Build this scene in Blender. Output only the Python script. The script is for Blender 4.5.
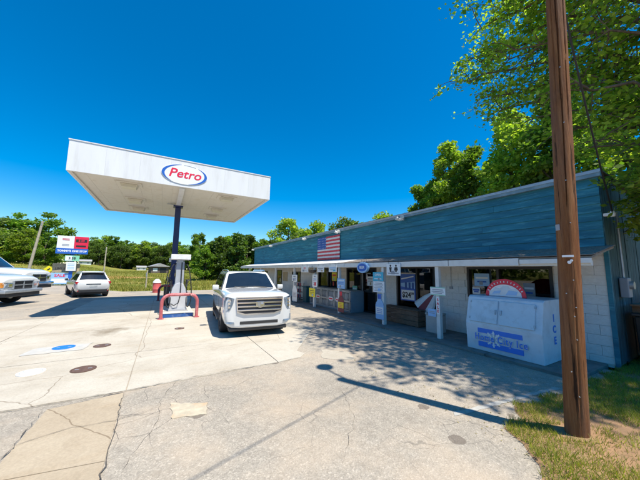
import bpy, bmesh, math, random
import numpy as np
from mathutils import Vector, Matrix, Euler
R = math.radians
random.seed(7); NR = np.random.default_rng(7)
S = bpy.context.scene
for o in list(bpy.data.objects): bpy.data.objects.remove(o)
C = bpy.context.collection

# ------------------------------------------------------------------ camera
EYE = Vector((0, 0, 1.82)); YAW, PITCH, ROLL = 0.523, 0.114, 0.012
fw = Vector((math.sin(YAW)*math.cos(PITCH), math.cos(YAW)*math.cos(PITCH), math.sin(PITCH)))
r0 = Vector((math.cos(YAW), -math.sin(YAW), 0)); u0 = r0.cross(fw)
rt = r0*math.cos(ROLL) + u0*math.sin(ROLL); up = u0*math.cos(ROLL) - r0*math.sin(ROLL)
cd = bpy.data.cameras.new('camera'); cam = bpy.data.objects.new('camera', cd); C.objects.link(cam)
m3 = Matrix((rt, up, -fw)).transposed()
cam.matrix_world = Matrix.Translation(EYE) @ m3.to_4x4()
cd.sensor_width = 36; cd.lens = 269.235/640*36; cd.clip_start = 0.05; cd.clip_end = 3000
S.camera = cam

# ------------------------------------------------------------------ sky, sun, exposure
SD = Vector((0.190, -0.402, 1.0)).normalized()          # towards the sun
el = math.asin(SD.z); rot = math.atan2(SD.x, SD.y)
W = bpy.data.worlds.new('World'); S.world = W; W.use_nodes = True
wn = W.node_tree.nodes; wl = W.node_tree.links
sky = wn.new('ShaderNodeTexSky'); sky.sky_type = 'NISHITA'; sky.sun_disc = False
sky.sun_elevation = el; sky.sun_rotation = rot; sky.altitude = 200
sky.air_density = 1.0; sky.dust_density = 0.3; sky.ozone_density = 3.0
hs = wn.new('ShaderNodeHueSaturation'); hs.inputs['Saturation'].default_value = 1.58; hs.inputs['Hue'].default_value = 0.497
wl.new(sky.outputs[0], hs.inputs['Color']); wl.new(hs.outputs[0], wn['Background'].inputs[0])
wn['Background'].inputs[1].default_value = 0.125
ld = bpy.data.lights.new('sun', 'SUN'); ld.energy = 5.0; ld.angle = R(0.53); ld.color = (1, 0.94, 0.82)
sun = bpy.data.objects.new('sun', ld); C.objects.link(sun); sun.rotation_euler = SD.to_track_quat('Z', 'Y').to_euler()
S.view_settings.view_transform = 'Standard'; S.view_settings.look = 'None'
S.view_settings.exposure = 0.55; S.view_settings.gamma = 1
S.render.engine = 'CYCLES'

# ------------------------------------------------------------------ materials
MT = {}
def nodes(name):
    m = bpy.data.materials.new(name); m.use_nodes = True; MT[name] = m
    n = m.node_tree.nodes; return m, n, m.node_tree.links, n['Principled BSDF']
def coords(n, l, sc=(1, 1, 1), rnd=True):
    tc = n.new('ShaderNodeTexCoord'); mp = n.new('ShaderNodeMapping'); mp.inputs['Scale'].default_value = sc
    l.new(tc.outputs['Object'], mp.inputs[0])
    if rnd:
        oi = n.new('ShaderNodeObjectInfo'); mu = n.new('ShaderNodeMath'); mu.operation = 'MULTIPLY'; mu.inputs[1].default_value = 37
        l.new(oi.outputs['Random'], mu.inputs[0]); l.new(mu.outputs[0], mp.inputs['Location'])
    return mp.outputs[0]
def noise(n, l, co, scale, detail=4, rough=.55):
    t = n.new('ShaderNodeTexNoise'); t.inputs['Scale'].default_value = scale; t.inputs['Detail'].default_value = detail
    t.inputs['Roughness'].default_value = rough; l.new(co, t.inputs['Vector']); return t.outputs['Fac']
def ramp(n, l, fac, stops):
    t = n.new('ShaderNodeValToRGB'); e = t.color_ramp.elements
    while len(e) < len(stops): e.new(0.5)
    for k, (p, c) in enumerate(stops):
        e[k].position = p; e[k].color = (c, c, c, 1) if isinstance(c, (int, float)) else (*c, 1)
    l.new(fac, t.inputs[0]); return t.outputs[0]
def mix(n, l, fac, a, b, mode='MIX'):
    t = n.new('ShaderNodeMix'); t.data_type = 'RGBA'; t.blend_type = mode
    for s, v in ((0, fac), (6, a), (7, b)):
        if hasattr(v, 'links') or hasattr(v, 'is_linked'): l.new(v, t.inputs[s])
        elif isinstance(v, (int, float)): t.inputs[s].default_value = v
        else: t.inputs[s].default_value = (*v, 1)
    return t.outputs[2]
def math2(n, l, op, a, b):
    t = n.new('ShaderNodeMath'); t.operation = op
    for k, v in ((0, a), (1, b)):
        if isinstance(v, (int, float)): t.inputs[k].default_value = v
        else: l.new(v, t.inputs[k])
    return t.outputs[0]
def bump(n, l, p, h, s=.3, d=.02):
    b = n.new('ShaderNodeBump'); b.inputs['Strength'].default_value = s; b.inputs['Distance'].default_value = d
    l.new(h, b.inputs['Height']); l.new(b.outputs[0], p.inputs['Normal'])
def mat(name, c, rough=.6, metal=0, var=.12, sc=4, bmp=.0, bsc=40, coat=0, spec=.5, dirt=None, dsc=2.0, damt=.5, stretch=(1, 1, 1)):
    m, n, l, p = nodes(name); p.inputs['Roughness'].default_value = rough; p.inputs['Metallic'].default_value = metal
    p.inputs['Coat Weight'].default_value = coat; p.inputs['Specular IOR Level'].default_value = spec
    co = coords(n, l, stretch)
    f = noise(n, l, co, sc); hi = [min(1, x*(1+var)) for x in c]; lo = [x*(1-var) for x in c]
    col = ramp(n, l, f, [(.3, lo), (.7, hi)])
    if dirt:
        d = ramp(n, l, noise(n, l, co, dsc, 6, .65), [(.5, 0.0), (.72, damt)])
        col = mix(n, l, d, col, dirt)
    l.new(col, p.inputs['Base Color'])
    if bmp: bump(n, l, p, noise(n, l, co, bsc, 3), bmp, .01)
    return m
mat('white_paint', (.78, .78, .76), .45, dirt=(.5, .47, .4), dsc=3, damt=.35)
mat('post_white', (.72, .72, .70), .5, dirt=(.4, .36, .3), dsc=4, damt=.4)
mat('sign_white', (.80, .81, .82), .4, var=.03)
mat('sign_lightblue', (.30, .52, .80), .4, var=.05)
mat('sign_blue', (.02, .12, .50), .4, var=.05)
mat('sign_teal', (.05, .45, .62), .4, var=.1)
mat('sign_red', (.72, .02, .06), .4, var=.05)
mat('sign_yellow', (.85, .70, .02), .4, var=.08)
mat('sign_green', (.25, .62, .42), .4, var=.08)
mat('ink_black', (.02, .02, .025), .5, var=.05)
mat('ink_grey', (.30, .32, .36), .5, var=.05)
mat('canopy_white', (.74, .74, .745), .35, var=.04, sc=1, dirt=(.52, .50, .46), dsc=2.2, damt=.4, stretch=(2, 2, .25))
mat('deck_white', (.70, .66, .58), .5, var=.06, sc=2, dirt=(.45, .38, .28), dsc=2, damt=.5)
mat('light_lens', (.62, .58, .48), .3, var=.05)
mat('column_navy', (.012, .022, .10), .35, var=.1)
mat('guard_red', (.50, .12, .13), .45, var=.15, sc=8, dirt=(.75, .45, .42), dsc=6, damt=.5)
mat('guard_dark', (.20, .03, .05), .5, var=.15)
mat('pump_silver', (.62, .63, .66), .35, metal=.3, var=.05)
mat('pump_grey', (.40, .42, .46), .4, var=.06)
mat('black_plastic', (.02, .02, .022), .45, var=.2)
mat('rubber', (.025, .025, .027), .8, var=.2, bmp=.2)
mat('island_concrete', (.50, .47, .42), .8, var=.12, sc=6, dirt=(.25, .22, .18))
mat('island_blue', (.02, .10, .34), .5, var=.15, dirt=(.3, .32, .35), dsc=6)
mat('car_white', (.68, .68, .675), .22, coat=1, var=.015, sc=1)
mat('chrome', (.80, .81, .83), .12, metal=1, var=.05)
mat('alloy', (.55, .56, .58), .3, metal=.9, var=.05)
mat('dark_trim', (.03, .03, .032), .5, var=.1)
mat('lamp_glass', (.17, .21, .26), .08, var=.4, sc=9, coat=1)
mat('lamp_amber', (.65, .25, .04), .15, var=.3, sc=10, coat=1)
mat('lamp_red', (.45, .02, .03), .15, var=.15, coat=1)
mat('car_glass', (.012, .016, .02), .04, var=.2, coat=1)
mat('plate', (.55, .56, .55), .4)
mat('roof_trim', (.16, .27, .34), .5, var=.2, sc=3, dirt=(.35, .42, .45), dsc=3, damt=.5)
mat('roof_tar', (.10, .10, .10), .9, var=.3)
mat('shingle', (.24, .20, .17), .9, var=.35, sc=5, bmp=.5, bsc=60, dirt=(.46, .42, .37), dsc=7, damt=.7)
mat('wood_soffit', (.25, .22, .18), .8, var=.2)
mat('frame_dark', (.015, .017, .02), .4)
mat('frame_white', (.7, .7, .68), .5, dirt=(.4, .36, .3), dsc=5)
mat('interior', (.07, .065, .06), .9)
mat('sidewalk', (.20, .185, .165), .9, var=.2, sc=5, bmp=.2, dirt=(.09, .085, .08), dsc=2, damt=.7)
mat('freezer_white', (.62, .70, .76), .35, var=.05, dirt=(.42, .47, .5), dsc=5, damt=.5)
mat('freezer_door', (.56, .66, .73), .3, var=.06, dirt=(.38, .44, .48), dsc=7, damt=.6)
mat('ice_blue', (.02, .20, .72), .4, var=.06)
mat('galvanised', (.42, .45, .48), .45, metal=.6, var=.12, sc=8)
mat('cage_blue', (.22, .32, .40), .45, var=.1, dirt=(.2, .2, .2), dsc=4)
mat('bin_teal', (.02, .12, .14), .5)
mat('bin_grey', (.42, .43, .42), .6, dirt=(.2, .2, .18))
mat('tank_white', (.70, .71, .72), .4)
mat('old_wood', (.16, .10, .065), .85, var=.35, sc=3, stretch=(2, 2, 12), bmp=.4, bsc=12)
mat('tan_board', (.46, .36, .22), .8, var=.12)
mat('far_post', (.42, .36, .28), .9, var=.2)
mat('bark', (.11, .085, .065), .95, var=.4, sc=12, bmp=.8, bsc=25, stretch=(1, 1, .35))
mat('manhole_brown', (.13, .075, .055), .7, metal=.2, var=.25, sc=20, bmp=.4, bsc=60)
mat('manhole_blue', (.015, .17, .55), .5, var=.1, sc=6)
mat('road_white', (.78, .78, .76), .7, var=.06, sc=8, dirt=(.55, .5, .42), dsc=5, damt=.5)
mat('stripe_white', (.40, .385, .35), .8, var=.1, sc=12, dirt=(.31, .29, .26), dsc=7, damt=1)
mat('patch_concrete', (.45, .39, .29), .9, var=.18, sc=9, bmp=.4, dirt=(.50, .30, .16), dsc=4, damt=.8)
mat('pad_grey', (.44, .43, .405), .8, var=.08, sc=8, dirt=(.47, .42, .34), dsc=1.6, damt=1)
mat('crack_dirt', (.10, .085, .07), .95, var=.3, sc=20)
mat('barn_wood', (.13, .10, .09), .9, var=.25)
mat('tin_roof', (.34, .33, .33), .5, var=.15)
mat('wire', (.015, .015, .017), .6)
mat('flag_red', (.55, .04, .06), .6, var=.1, dirt=(.5, .25, .25), dsc=8)
mat('flag_white', (.68, .66, .66), .6, var=.08, dirt=(.45, .42, .45), dsc=8)
mat('flag_blue', (.02, .09, .34), .6, var=.12)
mat('mortar_x', (.44, .42, .39), .9, var=.1, bmp=.3)
mat('block_paint', (.70, .70, .68), .65, var=.06, sc=7, bmp=.35, bsc=55, dirt=(.52, .49, .44), dsc=2.2, damt=.4)
mat('stone', (.32, .30, .27), .9, var=.3)
mat('soil', (.29, .17, .09), .95, var=.25, sc=6, bmp=.6, bsc=22, dirt=(.20, .16, .07), dsc=2.2, damt=.8)
mat('barrel_red', (.55, .10, .10), .5, var=.1)
mat('basket', (.10, .09, .08), .9, var=.5, sc=14)

def glass_pane():
    m, n, l, p = nodes('window_glass'); out = n['Material Output']
    tr = n.new('ShaderNodeBsdfTransparent'); tr.inputs[0].default_value = (.30, .34, .34, 1)
    gl = n.new('ShaderNodeBsdfGlossy'); gl.inputs['Roughness'].default_value = .02
    fr = n.new('ShaderNodeFresnel'); fr.inputs[0].default_value = 1.75
    ms = n.new('ShaderNodeMixShader'); l.new(fr.outputs[0], ms.inputs[0]); l.new(tr.outputs[0], ms.inputs[1]); l.new(gl.outputs[0], ms.inputs[2])
    l.new(ms.outputs[0], out.inputs[0])
glass_pane()
def siding():
    m, n, l, p = nodes('siding_blue'); p.inputs['Roughness'].default_value = .6
    co = coords(n, l, (3, .55, 3)); co2 = coords(n, l, (6, 1.1, 9))
    c = ramp(n, l, noise(n, l, co, 1.6, 4), [(.3, (.010, .115, .175)), (.7, (.022, .21, .29))])
    d = ramp(n, l, noise(n, l, co2, 1.1, 7, .7), [(.52, 0.0), (.72, .7)])
    l.new(mix(n, l, d, c, (.12, .42, .48)), p.inputs['Base Color'])
    bump(n, l, p, noise(n, l, coords(n, l, (8, 1, 14)), 5, 4), .3, .01)
siding()
def endboards():
    m, n, l, p = nodes('board_teal'); p.inputs['Roughness'].default_value = .7
    co = coords(n, l, (5, 5, .7))
    c = ramp(n, l, noise(n, l, co, 2, 5), [(.3, (.010, .045, .06)), (.7, (.03, .12, .15))])
    d = ramp(n, l, noise(n, l, co, 4, 7, .7), [(.58, 0.0), (.74, .8)])
    l.new(mix(n, l, d, c, (.28, .42, .45)), p.inputs['Base Color'])
endboards()
def wall_far():
    m, n, l, p = nodes('wall_paint'); p.inputs['Roughness'].default_value = .7
    co = coords(n, l, (1, 1, 1), False)
    sx = n.new('ShaderNodeSeparateXYZ'); l.new(co, sx.inputs[0]); cb = n.new('ShaderNodeCombineXYZ')
    l.new(sx.outputs[1], cb.inputs[0]); l.new(sx.outputs[2], cb.inputs[1])
    b = n.new('ShaderNodeTexBrick'); b.inputs['Scale'].default_value = 1; b.inputs['Brick Width'].default_value = .4; b.inputs['Row Height'].default_value = .2
    b.inputs['Mortar Size'].default_value = .008
    for k, c in (('Color1', (.68, .66, .62)), ('Color2', (.62, .60, .56)), ('Mortar', (.56, .54, .50))): b.inputs[k].default_value = (*c, 1)
    l.new(cb.outputs[0], b.inputs[0])
    d = ramp(n, l, noise(n, l, co, 1.5, 6, .65), [(.5, 0.0), (.75, .5)])
    l.new(mix(n, l, d, b.outputs[0], (.48, .44, .38)), p.inputs['Base Color'])
wall_far()
def asphalt():
    m, n, l, p = nodes('asphalt'); p.inputs['Roughness'].default_value = .9; p.inputs['Specular IOR Level'].default_value = .25
    co = coords(n, l, rnd=False)
    big = ramp(n, l, noise(n, l, co, .45, 5, .6), [(.28, (.29, .255, .21)), (.72, (.41, .365, .305))])
    v = n.new('ShaderNodeTexVoronoi'); v.inputs['Scale'].default_value = 75; l.new(co, v.inputs['Vector'])
    sp = n.new('ShaderNodeSeparateColor'); l.new(v.outputs['Color'], sp.inputs[0])
    ag = ramp(n, l, sp.outputs[0], [(0, .78), (.5, .97), (.85, 1.06), (1, 1.32)])
    col = mix(n, l, 1.0, big, ag, 'MULTIPLY')
    fin = ramp(n, l, noise(n, l, co, 9, 6, .7), [(.3, .85), (.7, 1.1)])
    col = mix(n, l, 1.0, col, fin, 'MULTIPLY')
    # rusty clay tint
    t = ramp(n, l, noise(n, l, co, .9, 5, .6), [(.44, 0.0), (.70, .6)])
    col = mix(n, l, t, col, (.44, .345, .25))
    t2 = ramp(n, l, noise(n, l, co, 2.6, 7, .75), [(.56, 0.0), (.74, .5)]); col = mix(n, l, t2, col, (.20, .165, .13))
    # old drips
    v2 = n.new('ShaderNodeTexVoronoi'); v2.inputs['Scale'].default_value = 1.5; l.new(co, v2.inputs['Vector'])
    wob = math2(n, l, 'ADD', v2.outputs['Distance'], math2(n, l, 'MULTIPLY', noise(n, l, co, 18, 3), .07))
    sp2 = n.new('ShaderNodeSeparateColor'); l.new(v2.outputs['Color'], sp2.inputs[0])
    lim = math2(n, l, 'MULTIPLY', sp2.outputs[1], .19)
    dr = math2(n, l, 'LESS_THAN', wob, lim)
    col = mix(n, l, math2(n, l, 'MULTIPLY', dr, .72), col, (.13, .105, .085))
    # alligator cracks, only in some areas
    v3 = n.new('ShaderNodeTexVoronoi'); v3.feature = 'DISTANCE_TO_EDGE'; v3.inputs['Scale'].default_value = 2.4
    wv = n.new('ShaderNodeTexNoise'); wv.inputs['Scale'].default_value = 2.5; l.new(co, wv.inputs['Vector'])
    l.new(mix(n, l, .16, co, wv.outputs['Color']), v3.inputs['Vector'])
    ck = math2(n, l, 'LESS_THAN', v3.outputs['Distance'], .006)
    area = ramp(n, l, noise(n, l, co, .35, 3), [(.50, 0.0), (.60, .5)])
    d1 = n.new('ShaderNodeVectorMath'); d1.operation = 'DISTANCE'; l.new(co, d1.inputs[0]); d1.inputs[1].default_value = (.1, 4.3, 0)
    area = math2(n, l, 'MAXIMUM', area, ramp(n, l, d1.outputs['Value'], [(.5, .85), (1.3, 0.0)]))
    ckm = math2(n, l, 'MULTIPLY', ck, area)
    col = mix(n, l, ckm, col, (.10, .09, .08))
    l.new(col, p.inputs['Base Color'])
    h = math2(n, l, 'SUBTRACT', v.outputs['Distance'], math2(n, l, 'MULTIPLY', ckm, 2))
    bump(n, l, p, h, .35, .008)
asphalt()
def concrete(nm='concrete', tint=(1, 1, 1)):
    m, n, l, p = nodes(nm); p.inputs['Roughness'].default_value = .85; p.inputs['Specular IOR Level'].default_value = .3
    co = coords(n, l, rnd=False)
    c = ramp(n, l, noise(n, l, co, .7, 6, .65), [(.25, (.37, .325, .26)), (.5, (.455, .41, .34)), (.75, (.52, .485, .415))])
    st = ramp(n, l, noise(n, l, coords(n, l, (.5, 2.2, 1), False), 1.2, 6, .7), [(.54, 0.0), (.78, .55)])
    c = mix(n, l, st, c, (.36, .285, .19))
    g = ramp(n, l, noise(n, l, co, 40, 4, .7), [(.3, .88), (.7, 1.1)]); c = mix(n, l, 1.0, c, g, 'MULTIPLY')
    # one oil stain where cars stop at the pump
    sx = n.new('ShaderNodeVectorMath'); sx.operation = 'SUBTRACT'; l.new(co, sx.inputs[0]); sx.inputs[1].default_value = (-1.2, 10.0, 0)
    sc = n.new('ShaderNodeVectorMath'); sc.operation = 'MULTIPLY'; l.new(sx.outputs[0], sc.inputs[0]); sc.inputs[1].default_value = (.8, .62, 0)
    ln = n.new('ShaderNodeVectorMath'); ln.operation = 'LENGTH'; l.new(sc.outputs[0], ln.inputs[0])
    w = math2(n, l, 'ADD', ln.outputs['Value'], math2(n, l, 'MULTIPLY', noise(n, l, co, 2.5, 5, .7), 1.1))
    c = mix(n, l, ramp(n, l, w, [(.55, .8), (1.0, 0.0)]), c, (.17, .13, .08))
    v3 = n.new('ShaderNodeTexVoronoi'); v3.feature = 'DISTANCE_TO_EDGE'; v3.inputs['Scale'].default_value = .33
    wv = n.new('ShaderNodeTexNoise'); wv.inputs['Scale'].default_value = 1.3; wv.inputs['Detail'].default_value = 4; l.new(co, wv.inputs['Vector'])
    l.new(mix(n, l, .25, co, wv.outputs['Color']), v3.inputs['Vector'])
    dk = ramp(n, l, noise(n, l, co, 2.1, 7, .75), [(.55, 0.0), (.75, .5)]); c = mix(n, l, dk, c, (.27, .22, .16))
    c = mix(n, l, math2(n, l, 'MULTIPLY', math2(n, l, 'LESS_THAN', v3.outputs['Distance'], .0016), .6), c, (.16, .12, .08))
    c = mix(n, l, 1.0, c, tint, 'MULTIPLY')
    l.new(c, p.inputs['Base Color']); bump(n, l, p, noise(n, l, co, 60, 4, .7), .15, .004)
concrete(); concrete('strip_concrete', (.86, .78, .68))
def polewood():
    m, n, l, p = nodes('pole_wood'); p.inputs['Roughness'].default_value = .85; p.inputs['Specular IOR Level'].default_value = .25
    co = coords(n, l, (9, 9, .45), False)
    c = ramp(n, l, noise(n, l, co, 2.6, 8, .72), [(.22, (.09, .035, .016)), (.42, (.22, .085, .032)), (.57, (.31, .135, .052)), (.75, (.42, .22, .10))])
    g = ramp(n, l, noise(n, l, coords(n, l, (2.2, 2.2, .3), False), 2.0, 6, .6), [(.46, 0.0), (.70, .6)])
    c = mix(n, l, g, c, (.22, .15, .115))
    bl = ramp(n, l, noise(n, l, coords(n, l, (3, 3, .8), False), 1.5, 6, .7), [(.56, 0.0), (.72, .5)])
    c = mix(n, l, bl, c, (.08, .04, .022))
    ck = ramp(n, l, noise(n, l, coords(n, l, (16, 16, .4), False), 1.9, 6, .6), [(.33, .85), (.38, 0.0)])
    c = mix(n, l, ck, c, (.012, .008, .006)); l.new(c, p.inputs['Base Color'])
    h = math2(n, l, 'SUBTRACT', noise(n, l, co, 4, 7, .75), math2(n, l, 'MULTIPLY', ck, .9)); bump(n, l, p, h, 1.0, .03)
polewood()
def terrain():
    m, n, l, p = nodes('meadow'); p.inputs['Roughness'].default_value = .95; p.inputs['Specular IOR Level'].default_value = .1
    co = coords(n, l, rnd=False)
    c = ramp(n, l, noise(n, l, co, .16, 6, .65), [(.25, (.09, .14, .022)), (.42, (.17, .20, .03)), (.58, (.27, .24, .06)), (.72, (.40, .27, .11))])
    g = ramp(n, l, noise(n, l, co, 3, 6, .75), [(.25, .55), (.75, 1.25)]); c = mix(n, l, 1.0, c, g, 'MULTIPLY')
    sx = n.new('ShaderNodeVectorMath'); sx.operation = 'SUBTRACT'; l.new(co, sx.inputs[0]); sx.inputs[1].default_value = (-7, 57, 0)
    sc = n.new('ShaderNodeVectorMath'); sc.operation = 'MULTIPLY'; l.new(sx.outputs[0], sc.inputs[0]); sc.inputs[1].default_value = (.10, .16, 0)
    ln = n.new('ShaderNodeVectorMath'); ln.operation = 'LENGTH'; l.new(sc.outputs[0], ln.inputs[0])
    w = math2(n, l, 'ADD', ln.outputs['Value'], math2(n, l, 'MULTIPLY', noise(n, l, co, .35, 5, .7), 1.0))
    c = mix(n, l, ramp(n, l, w, [(.95, .75), (1.3, 0.0)]), c, (.50, .27, .12))
    l.new(c, p.inputs['Base Color'])
terrain()
def leaf(name, a, b, trans=.45):
    m, n, l, p = nodes(name); out = n['Material Output']
    ge = n.new('ShaderNodeNewGeometry'); c = ramp(n, l, ge.outputs['Random Per Island'], [(0, a), (1, b)])
    oi = n.new('ShaderNodeObjectInfo'); c = mix(n, l, 1.0, c, ramp(n, l, oi.outputs['Random'], [(0, .72), (1, 1.2)]), 'MULTIPLY')
    p.inputs['Roughness'].default_value = .55; p.inputs['Specular IOR Level'].default_value = .35
    l.new(c, p.inputs['Base Color'])
    t = n.new('ShaderNodeBsdfTranslucent'); l.new(mix(n, l, 1.0, c, (1.5, 1.7, .6), 'MULTIPLY'), t.inputs[0])
    ms = n.new('ShaderNodeMixShader'); ms.inputs[0].default_value = trans
    l.new(p.outputs[0], ms.inputs[1]); l.new(t.outputs[0], ms.inputs[2]); l.new(ms.outputs[0], out.inputs[0])
leaf('leaf_oak', (.08, .17, .022), (.38, .46, .065), .6)
leaf('leaf_bright', (.12, .21, .025), (.42, .48, .07), .55)
leaf('leaf_mid', (.09, .18, .022), (.24, .34, .05), .55)
leaf('leaf_dark', (.045, .09, .018), (.13, .20, .035), .4)
leaf('leaf_far', (.06, .11, .02), (.16, .22, .04), .4)
leaf('grass_blade', (.12, .17, .015), (.40, .38, .07), .4)
leaf('grass_meadow', (.14, .17, .02), (.44, .36, .09), .4)
leaf('grass_dry', (.30, .25, .10), (.45, .36, .17), .3)

# ------------------------------------------------------------------ mesh helpers
def link(o, parent=None):
    C.objects.link(o)
    if parent is not None: o.parent = parent
    return o
def tag(o, label, cat=None, group=None, kind=None):
    if label: o['label'] = label
    if cat: o['category'] = cat
    if group: o['group'] = group
    if kind: o['kind'] = kind
    return o
def thing(name, label, cat, loc=(0, 0, 0), rz=0, group=None):
    o = bpy.data.objects.new(name, None); o.location = loc; o.rotation_euler = (0, 0, rz); o.empty_display_size = .2
    return tag(link(o), label, cat, group)
class MB:
    def __init__(s): s.v = []; s.f = []
    def add(s, vs, fs):
        b = len(s.v); s.v += [tuple(v) for v in vs]; s.f += [tuple(b+i for i in f) for f in fs]; return s
    def box(s, x0, x1, y0, y1, z0, z1, M=None):
        vs = [Vector((x, y, z)) for z in (z0, z1) for y in (y0, y1) for x in (x0, x1)]
        if M is not None: vs = [M @ v for v in vs]
        return s.add(vs, [(0, 2, 3, 1), (4, 5, 7, 6), (0, 1, 5, 4), (2, 6, 7, 3), (0, 4, 6, 2), (1, 3, 7, 5)])
    def cbox(s, c, d, M=None):
        return s.box(c[0]-d[0]/2, c[0]+d[0]/2, c[1]-d[1]/2, c[1]+d[1]/2, c[2]-d[2]/2, c[2]+d[2]/2, M)
    def tube(s, pts, r, n=8, cap=True):
        pts = [Vector(p) for p in pts]; rs = r if isinstance(r, (list, tuple)) else [r]*len(pts)
        rings = []; ref = None
        for i, p in enumerate(pts):
            t = (pts[min(i+1, len(pts)-1)] - pts[max(i-1, 0)]).normalized()
            if ref is None: ref = Vector((0, 0, 1)) if abs(t.z) < .9 else Vector((1, 0, 0))
            a = t.cross(ref); a.normalize(); b = t.cross(a); ref = -b if False else ref
            if abs(t.dot(ref)) > .98: a = t.orthogonal().normalized(); b = t.cross(a)
            rings.append([p + (a*math.cos(k*2*math.pi/n) + b*math.sin(k*2*math.pi/n))*rs[i] for k in range(n)])
        vs = [v for g in rings for v in g]; fs = []
        for i in range(len(pts)-1):
            for k in range(n):
                k2 = (k+1) % n; fs.append((i*n+k, i*n+k2, (i+1)*n+k2, (i+1)*n+k))
        if cap: fs += [tuple(range(n-1, -1, -1)), tuple((len(pts)-1)*n+k for k in range(n))]
        return s.add(vs, fs)
    def prism(s, pts, axis, a0, a1):
        n = len(pts)
        def P(p, a): return {'x': (a, p[0], p[1]), 'y': (p[0], a, p[1]), 'z': (p[0], p[1], a)}[axis]
        vs = [P(p, a0) for p in pts] + [P(p, a1) for p in pts]
        fs = [tuple(range(n)), tuple(range(2*n-1, n-1, -1))] + [(i, i+n, (i+1) % n+n, (i+1) % n) for i in range(n)]
        return s.add(vs, fs)
    def quad(s, a, b, c, d): return s.add([a, b, c, d], [(0, 1, 2, 3)])
    def mesh(s, name, bevel=0, smooth=None):
        me = bpy.data.meshes.new(name); bm = bmesh.new()
        vv = [bm.verts.new(v) for v in s.v]
        for f in s.f:
            try: bm.faces.new([vv[i] for i in f])
            except ValueError: pass
        bmesh.ops.recalc_face_normals(bm, faces=bm.faces)
        if bevel: bmesh.ops.bevel(bm, geom=list(bm.edges), offset=bevel, segments=2, affect='EDGES', profile=.5, clamp_overlap=True)
        bm.to_mesh(me); bm.free()
        if smooth is not None:
            me.polygons.foreach_set('use_smooth', [True]*len(me.polygons)); me.set_sharp_from_angle(angle=R(smooth))
        return me
    def build(s, name, m, parent=None, bevel=0, smooth=None, loc=(0, 0, 0), rot=(0, 0, 0)):
        me = s.mesh(name, bevel, smooth); me.materials.append(MT[m])
        o = bpy.data.objects.new(name, me); o.location = loc; o.rotation_euler = rot
        return link(o, parent)
def ellipse(rx, rz, n=40, cx=0, cz=0, a0=0, a1=2*math.pi, end=False):
    k = n+1 if end else n
    return [(cx+rx*math.cos(a0+(a1-a0)*i/n), cz+rz*math.sin(a0+(a1-a0)*i/n)) for i in range(k)]
_txt = {}
def text(body, size, loc, m, parent, bold=0.0, shear=0, sx=1.0, name='lettering', ext=.002, center=True, sp=1.0):
    """lettering that faces local -y"""
    key = (body, size, bold, shear, ext, m)
    if key not in _txt:
        cu = bpy.data.curves.new('t', 'FONT'); cu.body = body; cu.size = size; cu.offset = bold; cu.shear = shear; cu.extrude = ext; cu.space_character = sp
        cu.align_x = 'CENTER' if center else 'LEFT'; cu.align_y = 'CENTER'; cu.resolution_u = 3
        t = bpy.data.objects.new('t', cu); C.objects.link(t); dg = bpy.context.evaluated_depsgraph_get()
        me = bpy.data.meshes.new_from_object(t.evaluated_get(dg)); bpy.data.objects.remove(t); bpy.data.curves.remove(cu)
        me.materials.clear(); me.materials.append(MT[m]); _txt[key] = me
    o = bpy.data.objects.new(name, _txt[key]); o.location = loc; o.rotation_euler = (R(90), 0, 0); o.scale = (sx, 1, 1)
    return link(o, parent)
def sheet(name, m, polys, z, parent=None, thick=0):
    b = MB()
    for pl in polys:
        if thick: b.prism(pl, 'z', z-thick, z)
        else: b.add([(x, y, z) for x, y in pl], [tuple(range(len(pl)))])
    return b.build(name, m, parent)
def wobble(pts, amp, step=.35, seed=1):
    rg = random.Random(seed); out = []
    for i in range(len(pts)):
        a = Vector(pts[i]); b = Vector(pts[(i+1) % len(pts)]); k = max(1, int((b-a).length/step))
        for j in range(k):
            p = a.lerp(b, j/k); out.append((p.x+rg.uniform(-amp, amp), p.y+rg.uniform(-amp, amp)))
    return out

# ------------------------------------------------------------------ ground
def hgt(x, y):
    def ss(a, b, t): t = max(0, min(1, (t-a)/(b-a))); return t*t*(3-2*t)
    z = -.04 + 1.0*ss(40, 85, y) + .9*ss(85, 160, y)*(1)
    if x < 0: z += 1.7*ss(46, 95, y - .2*x)*ss(9, 24, -x)
    z += .12*math.sin(x*.21+1)*math.sin(y*.17)*ss(30, 55, y)
    return z
xs = sorted(set([-900, -600, -400, -280, -200]+list(np.linspace(-150, 150, 101))+[200, 280, 400, 600, 900]))
ys = sorted(set([-600, -300, -120, -60]+list(np.linspace(-30, 170, 81))+[200, 250, 350, 500, 800, 1300]))
gb = MB(); gb.v = [(x, y, hgt(x, y)) for y in ys for x in xs]; nx = len(xs)
gb.f = [(j*nx+i, j*nx+i+1, (j+1)*nx+i+1, (j+1)*nx+i) for j in range(len(ys)-1) for i in range(nx-1)]
g = gb.build('ground', 'meadow', smooth=80); g['kind'] = 'structure'
lot_out = wobble([(-60, -40), (30, -40), (30, .1), (7.6, .1), (7.6, 25.6), (3, 26.2), (-2.8, 26.6), (-5.5, 31), (-7, 37), (-20, 43), (-60, 47)], .12, .8, 3)
lot = sheet('asphalt_lot', 'asphalt', [lot_out], 0.0); lot['kind'] = 'structure'
ap = bpy.data.objects.new('concrete_apron', None); link(ap); ap['kind'] = 'structure'
def slab(pts, seed, z=.012, gap=.008, m='concrete'):
    c = Vector((sum(p[0] for p in pts)/len(pts), sum(p[1] for p in pts)/len(pts)))
    q = []
    for p in pts:
        v = Vector(p); d = (c-v); q.append(tuple(v + Vector((math.copysign(min(gap, abs(d.x)), d.x), math.copysign(min(gap, abs(d.y)), d.y)))))
    o = sheet('slab', m, [wobble(q, .004, .5, seed)], z + random.Random(seed).uniform(-.003, .003), ap, .05)
k = 0
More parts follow.
